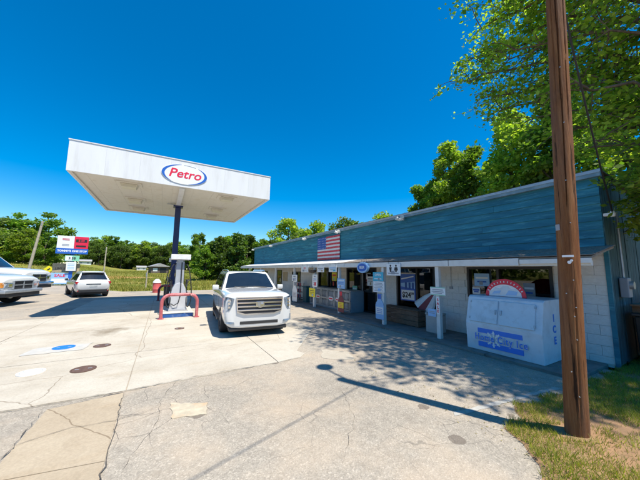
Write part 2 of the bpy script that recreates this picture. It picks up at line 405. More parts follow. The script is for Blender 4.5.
for xa, xb in ((-6.2, -3.3), (-3.3, -.36), (-.36, 2.1)):
    for ya, yb in ((5.12, 7.3), (7.3, 10.3), (10.3, 13.4)):
        k += 1; yy = ya
        slab([(xa, yy), (xb, yy + (.12 if ya < 6 and xb > 0 else 0)), (xb, yb), (xa, yb)], k)
slab([(2.1, 5.24), (2.62, 5.31), (2.82, 5.5), (2.74, 5.75), (4.25, 7.75), (4.3, 10.3), (2.1, 10.3)], 21)
slab([(2.1, 10.3), (4.3, 10.3), (4.3, 13.4), (2.1, 13.4)], 22)
for xa, xb in ((-3.3, -.36), (-.36, 2.1), (2.1, 4.3)):
    for ya, yb in ((13.4, 16.6), (16.6, 20.2)):
        k += 1; slab([(xa, ya), (xb, ya), (xb, yb), (xa, yb)], 30+k)
slab([(-1.22, 1.3), (-.33, 1.3), (-.35, 3.4), (-1.20, 3.55)], 50, .010, m='strip_concrete'); slab([(-1.20, 3.55), (-.35, 3.4), (-.38, 5.06), (-1.18, 4.94)], 51, .010, m='strip_concrete')
o = sheet('pavement_patch', 'patch_concrete', [wobble([(.21, 3.92), (.58, 3.86), (.66, 4.15), (.21, 4.36)], .022, .07, 5)], .008, None, .03); o['kind'] = 'structure'
o = sheet('pavement_patch', 'concrete', [wobble([(3.0, 5.05), (3.55, 4.62), (3.75, 5.15), (3.3, 5.6)], .03, .12, 6)], .006, None, .03); o['kind'] = 'structure'
o = sheet('painted_stripe', 'stripe_white', [wobble([(3.35, 2.29), (5.6, 1.99), (5.62, 2.06), (3.4, 2.37)], .014, .08, 8)], .004); o['kind'] = 'structure'
o = sheet('painted_pad', 'pad_grey', [wobble([(-2.42, 8.0), (-1.42, 8.05), (-1.36, 8.66), (-2.4, 8.6)], .035, .12, 9)], .019); o['kind'] = 'structure'
def crack(pts, w, seed, z):
    rg_ = random.Random(seed); P = []
    for i in range(len(pts)-1):
        a, b = Vector(pts[i]), Vector(pts[i+1]); k = max(2, int((b-a).length/.09))
        for j in range(k): P.append(a.lerp(b, j/k)+Vector((rg_.uniform(-.02, .02), rg_.uniform(-.02, .02))))
    P.append(Vector(pts[-1])); b = MB(); W_ = [w*.42*rg_.uniform(.15, 1.3) for _ in P]; W_[0] = W_[-1] = .001
    for i, p in enumerate(P):
        t_ = (P[min(i+1, len(P)-1)]-P[max(i-1, 0)]).normalized(); nn = Vector((-t_.y, t_.x)); b.v += [(p.x+nn.x*W_[i], p.y+nn.y*W_[i], z), (p.x-nn.x*W_[i], p.y-nn.y*W_[i], z)]
    b.f = [(2*i, 2*i+1, 2*i+3, 2*i+2) for i in range(len(P)-1)]
    o = b.build('pavement_crack', 'crack_dirt'); o['kind'] = 'structure'
crack([(-6.2, 5.1), (-3.3, 5.12), (-1.6, 5.1), (-.4, 5.1), (.6, 5.2), (2.0, 5.22), (2.6, 5.29)], .012, 1, .0215)
crack([(-1.2, 4.95), (-.36, 5.08)], .018, 2, .022); crack([(-.37, 1.5), (-.35, 3.4), (-.38, 5.0)], .012, 3, .0185); crack([(-1.2, 1.6), (-1.2, 4.9)], .014, 4, .0185)
crack([(-1.2, 4.1), (-.8, 4.25), (-.36, 4.2), (.1, 4.35), (.25, 4.3)], .007, 5, .0180); crack([(-.2, 3.2), (.05, 3.9), (.1, 4.6), (.3, 5.15)], .005, 6, .006); crack([(.1, 4.5), (.5, 4.6), (1.0, 4.5), (1.5, 4.75)], .004, 7, .006)
crack([(.6, 4.1), (.75, 3.8), (.8, 3.5)], .004, 8, .006); crack([(-.9, 6.9), (-.3, 7.3), (.4, 7.28), (1.2, 7.6)], .005, 9, .0215); crack([(1.6, 2.3), (2.2, 2.9), (2.5, 3.6), (3.4, 3.9)], .004, 10, .005)
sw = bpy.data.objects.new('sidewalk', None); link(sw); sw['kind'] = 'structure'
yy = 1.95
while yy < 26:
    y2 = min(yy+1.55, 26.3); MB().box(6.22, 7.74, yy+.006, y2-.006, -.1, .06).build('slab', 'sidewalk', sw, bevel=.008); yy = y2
def manhole(x, y, r, m, label, ring=None, dots=False, z=.0235):
    t = thing('manhole_cover', label, 'manhole cover', (x, y, z))
    MB().prism(ellipse(r, r, 36), 'z', -.012, 0).build('lid', m, t, smooth=30)
    b = MB()
    for i in range(36):
        a, c = i/36*2*math.pi, (i+1)/36*2*math.pi
        ro, ri = r*1.12, r*1.02
        b.prism([(ro*math.cos(a), ro*math.sin(a)), (ro*math.cos(c), ro*math.sin(c)), (ri*math.cos(c), ri*math.sin(c)), (ri*math.cos(a), ri*math.sin(a))], 'z', -.014, .001)
    b.build('rim', ring or m, t)
    if dots:
        for i in range(22):
            a = i/22*2*math.pi; MB().prism([(r*.86*math.cos(a)+.013*math.cos(q), r*.86*math.sin(a)+.013*math.sin(q)) for q in (0, 1.26, 2.5, 3.77, 5)], 'z', 0, .003).build('bolt', 'ink_grey', t)
    for q in ((r*.55, 0), (-r*.55, 0)): MB().box(q[0]-.03, q[0]+.03, -.012, .012, -.002, .002).build('pick_slot', 'ink_grey', t)
manhole(-1.84, 8.42, .18, 'manhole_blue', 'bright blue round tank cover on white painted pad')
manhole(-1.12, 8.22, .15, 'manhole_brown', 'smaller rusty brown tank cover next to white painted pad', z=.0225)
manhole(-1.12, 6.5, .165, 'manhole_brown', 'larger rusty brown tank cover in open concrete', z=.0225)
manhole(-1.86, 6.72, .165, 'road_white', 'white round tank cover with ring of dark bolts', dots=True, z=.0225)
manhole(.55, 9.5, .12, 'manhole_brown', 'small brown cover in concrete in front of pump guard', z=.0225)

# verge beside the pole: clay and patchy grass
def vz(x, y):
    e = min(1, max(0, (2.0-y)*1.2)); return .008 + .016*e + .07*e*math.exp(-((x-4.3)**2+(y-1.1)**2)/1.4) + .012*math.sin(7*x+3*y)*e
vb = MB(); GX, GY = 70, 30; rg = random.Random(4)
def vedge(x):      # grass edge against the asphalt
    return np.interp(x, [2.2, 2.9, 3.3, 3.7, 4.4, 5.2, 6.5, 9, 16], [.2, 1.05, 1.5, 1.85, 2.05, 1.95, 1.85, 1.8, 1.8]) + .07*math.sin(9*x)+.04*math.sin(23*x+1)
for j in range(GY+1):
    for i in range(GX+1):
        x = 2.2+(15-2.2)*(i/GX)**1.5; y = -3.5+(vedge(x)+3.5)*(j/GY); vb.v.append((x, y, max(.006, vz(x, y)) if j < GY else .002))
vb.f = [(j*(GX+1)+i, j*(GX+1)+i+1, (j+1)*(GX+1)+i+1, (j+1)*(GX+1)+i) for j in range(GY) for i in range(GX)]
o = vb.build('verge', 'soil', smooth=80); o['kind'] = 'structure'

def fast_mesh(name, V, F, m, parent=None):
    me = bpy.data.meshes.new(name); nv, nf, k = len(V), len(F), F.shape[1]
    me.vertices.add(nv); me.vertices.foreach_set('co', V.astype(np.float32).ravel())
    me.loops.add(nf*k); me.loops.foreach_set('vertex_index', F.astype(np.int32).ravel())
    me.polygons.add(nf); me.polygons.foreach_set('loop_start', np.arange(0, nf*k, k, dtype=np.int32))
    me.update(calc_edges=True); me.materials.append(MT[m]); return me
def blades(P, h, w, lean, rg):
    n = len(P); a = rg.uniform(0, 2*np.pi, n); d = np.stack([np.cos(a), np.sin(a), np.zeros(n)], 1); a2 = rg.uniform(0, 2*np.pi, n)
    tip = P + np.stack([np.cos(a2)*lean*h, np.sin(a2)*lean*h, h], 1)
    V = np.stack([P-d*w, P+d*w, tip], 1).reshape(-1, 3); return V, np.arange(3*n).reshape(-1, 3)
def patch_noise(x, y): return np.sin(2.1*x+1.3*y)+np.sin(3.7*y-1.9*x+2)+.7*np.sin(6.3*x+4.9*y+1)+.5*np.sin(11*x-8*y)
def verge_grass(n, name, m, thr, hmin, hmax, label):
    x = NR.uniform(2.7, 10, n)**1; y = NR.uniform(-.6, 2.2, n)
    e = np.array([vedge(a) for a in x]); k = (y < e-.02*NR.random(n)) & (patch_noise(x, y)+NR.normal(0, .6, n) > thr) & (((x-4.05)**2+(y-1.36)**2) > .03)
    k &= ~((((x-4.5)/.45)**2+((y-.85)/.30)**2 < 1) & (NR.random(n) < .65))
    x, y = x[k], y[k]; P = np.stack([x, y, np.array([vz(a, b) for a, b in zip(x, y)])-.004], 1)
    V, F = blades(P, NR.uniform(hmin, hmax, len(P)), .0035, NR.uniform(.2, 1.0, len(P)), NR)
    o = link(bpy.data.objects.new(name, fast_mesh(name, V, F, m))); tag(o, label, 'grass', kind='stuff')
verge_grass(95000, 'grass', 'grass_blade', -1.1, .025, .08, 'short yellow green grass growing round foot of wooden pole')
verge_grass(45000, 'dry_grass', 'grass_dry', -2.2, .012, .045, 'dry straw scattered over clay round wooden pole')
def field_grass():
    n = 90000; x = NR.uniform(-38, 14, n); y = 25.5+NR.random(n)**1.5*70
    lotedge = np.interp(x, [-30, -20, -7, -5.5, -2.8, 3, 7.6, 14], [46, 44, 37.5, 31.5, 27, 26.5, 26, 26])
    k = (y > lotedge) & (patch_noise(x*.25, y*.25)+NR.normal(0, .8, n) > -.6); x, y = x[k], y[k]
    P = np.stack([x, y, np.array([hgt(a, b) for a, b in zip(x, y)])-.03], 1)
    V, F = blades(P, NR.uniform(.12, .42, len(P)), NR.uniform(.02, .05, len(P))[:, None], NR.uniform(.1, .7, len(P)), NR)
    o = link(bpy.data.objects.new('meadow_grass', fast_mesh('meadow_grass', V, F, 'grass_meadow'))); tag(o, 'tall yellow green meadow grass beyond edge of asphalt', 'grass', kind='stuff')
field_grass()
def litter():
    n = 900; x = NR.uniform(3.2, 7.6, n); y = NR.uniform(1.2, 4.8, n); s = NR.uniform(.008, .022, n); a = NR.uniform(0, 6.3, n)
    k = NR.random(n) < np.clip(1.25-(y-1.8)*.35, .1, 1); x, y, s, a = x[k], y[k], s[k], a[k]; n = len(x)
    z = np.where(x > 6.2, .066, .006)+NR.uniform(0, .006, n); P = np.stack([x, y, z], 1)
    d = np.stack([np.cos(a), np.sin(a), NR.uniform(-.2, .3, n)], 1)*s[:, None]; b = np.stack([-np.sin(a), np.cos(a), NR.uniform(-.2, .3, n)], 1)*s[:, None]*.5
    V = np.stack([P-d, P-b, P+d, P+b], 1).reshape(-1, 3); V[:, 2] = np.maximum(V[:, 2], np.repeat(z, 4)-.003)
    o = link(bpy.data.objects.new('leaf_litter', fast_mesh('leaf_litter', V, np.arange(4*n).reshape(-1, 4), 'grass_dry'))); tag(o, 'small dry fallen leaves scattered on asphalt near ice freezer', 'leaves', kind='stuff')
litter()

# ------------------------------------------------------------------ store building
BX, Y0, Y1, ZF, ZT = 7.75, 1.82, 26.4, 2.40, 3.97
st = thing('store_building', 'long low store with faded blue plank front over white block wall', 'building', (BX, Y0, 0))
def SB(): return MB()
O = Vector((BX, Y0, 0))
# openings: y0, y1, z0, z1
OPEN = [(2.72, 4.74, 1.12, 1.98), (5.80, 7.52, .50, 2.0), (8.66, 9.56, .0601, 1.97), (9.64, 10.78, .62, 1.97), (11.5, 13.55, .80, 1.97), (15.9, 17.2, 1.05, 1.75), (19.1, 20.5, .0601, 1.85), (22.3, 24.0, .8, 1.75)]
wb = MB(); cur = Y0
for a, b, z0, z1 in OPEN:
    wb.box(0, .18, cur-Y0, a-Y0, 0, ZF); wb.box(0, .18, a-Y0, b-Y0, z1, ZF)
    if z0 > .1: wb.box(0, .18, a-Y0, b-Y0, 0, z0)
    cur = b
wb.box(0, .18, cur-Y0, Y1-Y0, 0, ZF)
wall = wb.build('wall', 'wall_paint', st)
ub = MB(); ub.mesh
ubm = MB().box(-.5, .5, -.5, .5, -.5, .5).mesh('block', 0); 
bm = bmesh.new(); bm.from_mesh(ubm); bmesh.ops.bevel(bm, geom=list(bm.edges), offset=.012, segments=1, affect='EDGES'); bm.to_mesh(ubm); bm.free(); ubm.materials.append(MT['block_paint'])
def piece(me, name, parent, c, d, rot=(0, 0, 0)):
    o = bpy.data.objects.new(name, me); o.location = c; o.scale = d; o.rotation_euler = rot; return link(o, parent)
rg = random.Random(11); nb = 0
for row in range(12):
    za, zb = row*.2+.0025, row*.2+.1975
    y = Y0 - (.2 if row % 2 else 0)
    while y < 9.6:
        segs = [(max(y, Y0)+.0025, min(y+.4, 9.64)-.0025)]
        for a, b, z0, z1 in OPEN:
            if zb > z0-.05 and za < z1+.05:
                n2 = []
                for s in segs:
                    if s[1] <= a-.03 or s[0] >= b+.03: n2.append(s)
                    else:
                        if s[0] < a-.03: n2.append((s[0], a-.03))
                        if s[1] > b+.03: n2.append((b+.03, s[1]))
                segs = n2
        for s in segs:
            if s[1]-s[0] > .05 and zb > .06 and nb < 300:
                piece(ubm, 'block', wall, (-.006+rg.uniform(-.0008, .0008), (s[0]+s[1])/2-Y0, (max(za, .065)+zb)/2), (.024, s[1]-s[0], zb-max(za, .065))); nb += 1
        y += .4
# windows and doors
def opening(k, a, b, z0, z1, mull=(), door=False, frame='frame_dark', rail=None):
    nm = 'door' if door else 'window'; t = .06
    fr = MB(); ya, yb = a-Y0+.002, b-Y0-.002; z0 += .002; z1 -= .002
    fr.box(-.03, .12, ya, ya+t, z0, z1); fr.box(-.03, .12, yb-t, yb, z0, z1)
    fr.box(-.029, .119, ya+t, yb-t, z1-t, z1); fr.box(-.029, .119, ya+t, yb-t, z0, z0+t)
    for mm in mull: fr.box(-.02, .10, mm-Y0-.03, mm-Y0+.03, z0+t, z1-t)
    if rail: fr.box(-.022, .10, ya+t, yb-t, rail-.04, rail+.04)
    w = fr.build(nm, frame, st)
    cuts = [ya+t] + [mm-Y0 for mm in mull] + [yb-t]
    for i in range(len(cuts)-1): MB().box(.045, .051, cuts[i]+.001, cuts[i+1]-.001, z0+t, z1-t).build('pane', 'window_glass', w)
    if door: MB().tube([(-.07, ya+.16, z0+.9), (-.07, ya+.16, z0+1.15)], .014).build('handle', 'chrome', w)
    else: MB().box(-.06, .0, ya-.03, yb+.03, z0-.05, z0-.004).build('sill', 'frame_white', w)
opening(0, *OPEN[0], mull=(3.9,)); opening(1, *OPEN[1], mull=(6.58,)); opening(2, *OPEN[2], door=True, rail=.95)
opening(3, *OPEN[3], mull=(), frame='frame_dark'); opening(4, *OPEN[4], mull=(12.5,)); opening(5, *OPEN[5], mull=(16.55,)); opening(6, *OPEN[6], door=True, rail=.9); opening(7, *OPEN[7], mull=(23.1,))
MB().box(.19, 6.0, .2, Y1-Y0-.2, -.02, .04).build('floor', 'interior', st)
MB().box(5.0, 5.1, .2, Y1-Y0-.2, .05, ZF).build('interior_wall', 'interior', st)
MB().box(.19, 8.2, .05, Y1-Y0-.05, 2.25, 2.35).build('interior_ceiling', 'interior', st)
rg = random.Random(31); pm = ('sign_red', 'sign_yellow', 'sign_white', 'sign_lightblue', 'sign_green', 'sign_blue', 'tan_board')
for ys_ in (2.75, 5.85, 9.65, 11.6):
    u = MB()
    for z in (.45, .85, 1.25): u.box(.45, .80, ys_-Y0, ys_-Y0+1.7, z, z+.03)
    for q in (0, 1.67): u.box(.451, .799, ys_-Y0+q, ys_-Y0+q+.029, .05, 1.7)
    su = u.build('shelf_unit', 'galvanised', st)
    for z in (.48, .88, 1.28):
        y = ys_-Y0+.05
        while y < ys_-Y0+1.55:
            w = rg.uniform(.07, .17); MB().box(.47, .47+rg.uniform(.12, .25), y, y+w, z+.0005, z+rg.uniform(.14, .3)).build('product', rg.choice(pm), su); y += w+rg.uniform(.005, .05)
# fascia structure behind the planks
MB().box(.03, .2, 0, Y1-Y0, ZF, ZT-.06).build('fascia_core', 'wood_soffit', st)
rg = random.Random(3); NC = 8; ph = (ZT-.14-ZF)/NC
for r_ in range(NC):
    y = 0.0; z = ZF+r_*ph
    first = rg.uniform(1.5, 4.6)
    while y < Y1-Y0-.02:
        ln = first if y == 0 else rg.uniform(3.6, 5.0); y2 = min(y+ln, Y1-Y0)
        if Y1-Y0-y2 < .8: y2 = Y1-Y0
        b = MB().box(-.012, .012, 0, y2-y-.004, -.012, ph+.012)
        b.build('siding_plank', 'siding_blue', st, loc=(-.008+rg.uniform(-.003, .003), y+.002, z), rot=(rg.uniform(-.0012, .0012), R(6.5)+rg.uniform(-.012, .012), 0)); y = y2
MB().box(-.10, .05, -.06, Y1-Y0+.06, ZT-.13, ZT).build('roof_trim', 'roof_trim', st, bevel=.006)
MB().box(-.115, -.10, -.07, Y1-Y0+.07, ZT-.05, ZT+.015).build('drip_edge', 'galvanised', st)
rb = MB(); L_ = Y1-Y0
rb.add([(-.1, -.06, ZT+.004), (8.6, -.06, ZT-.5), (8.6, L_+.06, ZT-.5), (-.1, L_+.06, ZT+.004), (-.1, -.06, ZT+.03), (8.6, -.06, ZT-.47), (8.6, L_+.06, ZT-.47), (-.1, L_+.06, ZT+.03)],
       [(0, 3, 2, 1), (4, 5, 6, 7), (0, 1, 5, 4), (1, 2, 6, 5), (2, 3, 7, 6), (3, 0, 4, 7)])
rb.build('roof', 'roof_tar', st)
MB().box(8.3, 8.5, .02, L_-.02, 0, ZT-.52).build('rear_wall', 'wall_paint', st)
MB().box(.2, 8.3, L_-.2, L_-.02, 0, ZT-.52).build('end_wall', 'wall_paint', st)
ew = MB().box(.2, 8.3, .03, .2, 0, ZT-.55).build('end_wall', 'wood_soffit', st)
rg = random.Random(5); x = .02
while x < 8.2:
    w = rg.uniform(.19, .24); h = ZT-.06-.5*x/8.6-.03
    MB().box(x, x+w-.012, -.006-rg.uniform(0, .01), .026, .02+rg.uniform(0, .06), h).build('end_board', 'board_teal', ew); x += w
MB().box(-.035, .018, -.04, .03, .0, ZF-.01).build('corner_board', 'siding_blue', st)
# awning: y from Y0-.1 to far end; slope from wall to front edge x=-1.3
AW = MB(); ya = -.12
def awz(x): return 2.39+(x)*(.24/1.3)
tilt = math.atan2(.24, 1.3)
aw = MB(); aw.prism([(-1.28, awz(-1.28)-.05), (-.02, awz(-.02)-.05), (-.02, awz(-.02)-.015), (-1.28, awz(-1.28)-.015)], 'y', ya, L_-.05)
awn = aw.build('awning', 'wood_soffit', st)
sh = MB().box(-.5, .5, -.5, .5, -.5, .5).mesh('shingle'); sh.materials.append(MT['shingle'])
rg = random.Random(9); rows = 6
for r_ in range(rows):
    x0 = -1.31 + r_*1.28/rows; y = ya-.02 - rg.uniform(0, .2)
    while y < 7.6:
        w = rg.uniform(.26, .36); a, b = max(y, ya-.02), y+w-.008
        if b-a > .05: piece(sh, 'shingle', awn, (x0+.13, (a+b)/2, awz(x0+.13)+.006+rg.uniform(0, .004)), (.265, b-a, .011), (0, -tilt+.028+rg.uniform(-.012, .02), rg.uniform(-.01, .01)))
        y += w
mr = MB(); mr.prism([(-1.31, awz(-1.31)+.004), (-.01, awz(-.01)+.004), (-.01, awz(-.01)+.016), (-1.31, awz(-1.31)+.016)], 'y', 7.58, L_-.03)
mr.build('tin_sheet', 'post_white', awn)
for a, b, dz in ((ya, .98, -.03), (1.0, 2.6, 0), (2.62, 7.3, .0), (7.32, 12.2, .005), (12.22, 17, 0), (17.02, L_-.05, .0)):
    zt = awz(-1.3)-.018+dz; MB().box(-1.325, -1.285, a, b, zt-(.155 if a > .9 else .09), zt).build('fascia_board', 'post_white', awn, bevel=.004)
for y in (.9, 3.0, 5.1, 7.8, 9.95, 12.4, 15, 18, 21): MB().box(-1.24, -.03, y-.045, y+.045, 1.985, 2.08).build('rafter', 'wood_soffit', awn)
MB().box(-1.275, -1.17, -.1, L_-.1, 1.97, 2.06).build('beam', 'post_white', awn)
PY = [4.83, 6.95, 9.62, 11.8, 14.2, 17.2, 20.4, 23.6]
for y in PY: MB().box(-1.27, -1.16, y-Y0-.055, y-Y0+.055, .06, 1.97).build('porch_post', 'post_white', st, bevel=.006)
# flag painted on boards
fl = thing('flag_sign', 'wooden United States flag sign fixed on blue plank front', 'flag', (BX-.045, 12.47, 2.43), R(-90))
fl.rotation_euler = (0, 0, R(-90))
FW, FH = 2.28, 1.26; sh_ = FH/13
for i in range(13):
    z = FH-(i+1)*sh_; xl = -FW/2 if i > 6 else -FW/2+FW*.42
    MB().box(xl, FW/2, -.016-.002*(i % 2), 0.0, z+.003, z+sh_-.003).build('stripe_board', 'flag_red' if i % 2 == 0 else 'flag_white', fl)
can = MB().box(-FW/2, -FW/2+FW*.42-.003, -.02, 0, FH-7*sh_+.003, FH-.003).build('canton', 'flag_blue', fl)
stm = MB().prism([(.03*(1 if k % 2 == 0 else .42)*math.sin(k*math.pi/5), .03*(1 if k % 2 == 0 else .42)*math.cos(k*math.pi/5)) for k in range(10)], 'y', -.0235, -.0195).mesh('star'); stm.materials.append(MT['flag_white'])
for r_ in range(5):
    for c_ in range(6):
        o = bpy.data.objects.new('star', stm); o.location = (-FW/2+.09+c_*.155, 0, FH-.07-r_*.135); link(o, can)
# floodlights on the eave
fln = ['at end of roof furthest from ice freezer', 'between far roof end and flag sign', 'near flag sign on side away from ice freezer', 'just past flag sign towards ice freezer', 'above the beer poster window']
for k, y in enumerate((26.2, 21.1, 15.0, 11.25, 7.05)):
    t = thing('floodlight', 'white twin floodlight on eave ' + fln[k], 'floodlight', (BX-.115, y, 3.80), R(-90), 'floodlights along the eave')
    MB().box(-.06, .06, -.03, .0, -.06, .06).build('base_plate', 'white_paint', t, bevel=.006)
    for s in (-1, 1):
        M = Matrix.Translation((s*.11, -.12, -.02)) @ Euler((R(-25), 0, R(25*s))).to_matrix().to_4x4()
        b = MB(); b.tube([M @ Vector(p) for p in ((0, .09, 0), (0, .03, 0), (0, -.09, 0))], [.03, .05, .075], 12); b.build('lamp_head', 'white_paint', t, smooth=40)
        MB().tube([M @ Vector((0, -.088, 0)), M @ Vector((0, -.094, 0))], .066, 12).build('lens', 'light_lens', t)
    MB().tube([(-.1, -.06, 0), (0, -.02, 0), (.1, -.06, 0)], .012, 6).build('bracket', 'white_paint', t)
t = thing('service_bracket', 'white insulator bracket on corner of blue building', 'bracket', (7.72, 1.76, 3.02))
MB().box(-.03, .05, -.10, .03, -.03, .03).build('arm', 'white_paint', t, bevel=.006)
MB().tube([(0, -.1, -.05), (0, -.1, 0), (0, -.1, .06)], [.035, .05, .03], 10).build('insulator', 'white_paint', t, smooth=50)

# ------------------------------------------------------------------ fuel canopy
CX0, CX1, CY0, CY1, CZ0, CZ1 = -3.10, 4.13, 11.98, 19.35, 5.13, 6.22
cn = thing('fuel_canopy', 'white square fuel canopy on navy column', 'canopy', (.45, 15.6, 0)); ox, oy = -.45, -15.6
nfp = 7; wfp = (CX1-CX0)/nfp
for i in range(nfp):
    a = CX0+i*wfp
    for yy in (CY0, CY1-.05): MB().box(a+ox+.001, a+wfp+ox-.001, yy+oy, yy+.05+oy, CZ0, CZ1).build('fascia_panel', 'canopy_white', cn)
wfp = (CY1-CY0-.104)/nfp
for i in range(nfp):
    a = CY0+.052+i*wfp
    for xx in (CX0, CX1-.05): MB().box(xx+ox, xx+.05+ox, a+oy+.001, a+wfp+oy-.001, CZ0, CZ1).build('fascia_panel', 'canopy_white', cn)
b = MB()
for (xa, xb, ya_, yb_) in ((CX0-.02, CX1+.02, CY0-.02, CY0+.06), (CX0-.02, CX1+.02, CY1-.06, CY1+.02), (CX0-.02, CX0+.06, CY0+.06, CY1-.06), (CX1-.06, CX1+.02, CY0+.06, CY1-.06)):
    b.box(xa+ox, xb+ox, ya_+oy, yb_+oy, CZ1+.002, CZ1+.035)
b.build('top_cap', 'canopy_white', cn)
nd = 18; wd = (CX1-CX0-.12)/nd
for i in range(nd):
    a = CX0+.06+i*wd; MB().box(a+ox+.0012, a+wd+ox-.0012, CY0+.055+oy, CY1-.055+oy, CZ0+.06+(.003 if i % 2 else 0), CZ0+.10).build('deck_panel', 'deck_white', cn)
MB().box(CX0+.06+ox, CX1-.06+ox, CY0+.06+oy, CY1-.06+oy, CZ1-.12, CZ1-.06).build('roof_sheet', 'galvanised', cn)
rim = MB()
for (xa, xb, ya_, yb_) in ((CX0+.052, CX1-.052, CY0+.052, CY0+.12), (CX0+.052, CX1-.052, CY1-.12, CY1-.052), (CX0+.052, CX0+.12, CY0+.12, CY1-.12), (CX1-.12, CX1-.052, CY0+.12, CY1-.12)):
    rim.box(xa+ox, xb+ox, ya_+oy, yb_+oy, CZ0+.004, CZ0+.058)
rim.build('edge_trim', 'deck_white', cn)
MB().box(-.1, .1, CY0+.14+oy, .12, CZ0-.06, CZ0+.058).build('beam', 'canopy_white', cn, bevel=.01)
MB().box(-.13, .13, -.13, .13, .16, CZ0-.14).build('column', 'column_navy', cn, bevel=.012)
MB().box(-.22, .22, -.22, .22, CZ0-.14, CZ0-.062).build('column_cap', 'column_navy', cn)
MB().box(-.5, -.14, -.015, .015, CZ0-.012, CZ0+.03).build('conduit', 'galvanised', cn)
for lx in (-1.40, 2.35):
    for ly in (12.87, 15.55, 17.66):
        h = MB().box(lx+ox-.42, lx+ox+.42, ly+oy-.3, ly+oy+.3, CZ0+.02, CZ0+.056).build('light_fixture', 'deck_white', cn)
        MB().prism([(-.30, 0), (.30, 0), (.24, -.15), (-.24, -.15)], 'y', -.2, .2).build('lens', 'light_lens', h, loc=(lx+ox, ly+oy, CZ0+.018), bevel=.015)
# oval logo on the front
lg = thing('logo_sign', 'white oval sign with blue rim and red lettering on canopy front', 'sign', (.51, CY0-.004, 5.645)); lx, lz = .84, .405
MB().prism(ellipse(lx, lz, 56), 'y', -.018, -.004).build('oval', 'sign_white', lg, smooth=30)
def arc_strip(a0, a1, w0, w1, n=40):
    b = MB()
    for i in range(n):
        def P(t):
            a = a0+(a1-a0)*t; s = math.sin(math.pi*t); ww = w0+(w1-w0)*s
            return (lx*.985*math.cos(a), lz*.985*math.sin(a)), ((lx*.985-ww)*math.cos(a), (lz*.985-ww*.62)*math.sin(a))
        (p, q), (p2, q2) = P(i/n), P((i+1)/n); b.prism([p, p2, q2, q], 'y', -.023, -.019)
    return b
arc_strip(R(-80), R(55), .005, .105).build('blue_arc', 'sign_blue', lg); arc_strip(R(100), R(235), .005, .105).build('blue_arc', 'sign_blue', lg)
arc_strip(R(62), R(94), .02, .03, 14).build('grey_arc', 'ink_grey', lg)
text('Petro', .50, (0.0, -.022, .01), 'sign_red', lg, .008, .22, 1.05)

# ------------------------------------------------------------------ pump island
isl = thing('pump_island', 'concrete pump island with blue painted end under canopy', 'pump island', (.6, 11.75, 0))
pts = [(-.52, .0), (.52, 0), (.55, .1), (.55, 6.1), (.52, 6.2), (-.52, 6.2), (-.55, 6.1), (-.55, .1)]
MB().prism(pts, 'z', .0, .15).build('kerb', 'island_concrete', isl, bevel=.015)
MB().box(-.50, .50, -.012, .0, .018, .14).build('painted_face', 'island_blue', isl)
def guard(loc, m, label, w=1.18, h=.86):
    t = thing('pump_guard', label, 'pump guard', loc); r = .28
    p = [(-w/2, 0, -.02), (-w/2, 0, h-r)] + [(-w/2+r-r*math.cos(a), 0, h-r+r*math.sin(a)) for a in np.linspace(.2, math.pi/2, 7)]
    p += [(w/2-r+r*math.sin(a), 0, h-r+r*math.cos(a)) for a in np.linspace(0, math.pi/2-.2, 7)] + [(w/2, 0, h-r), (w/2, 0, -.02)]
    MB().tube(p, .058, 12).build('hoop', m, t, smooth=60)
    for s in (-1, 1): MB().tube([(s*w/2, 0, -.015), (s*w/2, 0, .03)], .1, 12).build('foot', m, t)
guard((.62, 11.5, .012), 'guard_red', 'faded red steel hoop guarding front of pump island')
guard((.45, 18.15, .012), 'guard_dark', 'dark red steel hoop guarding back of pump island')
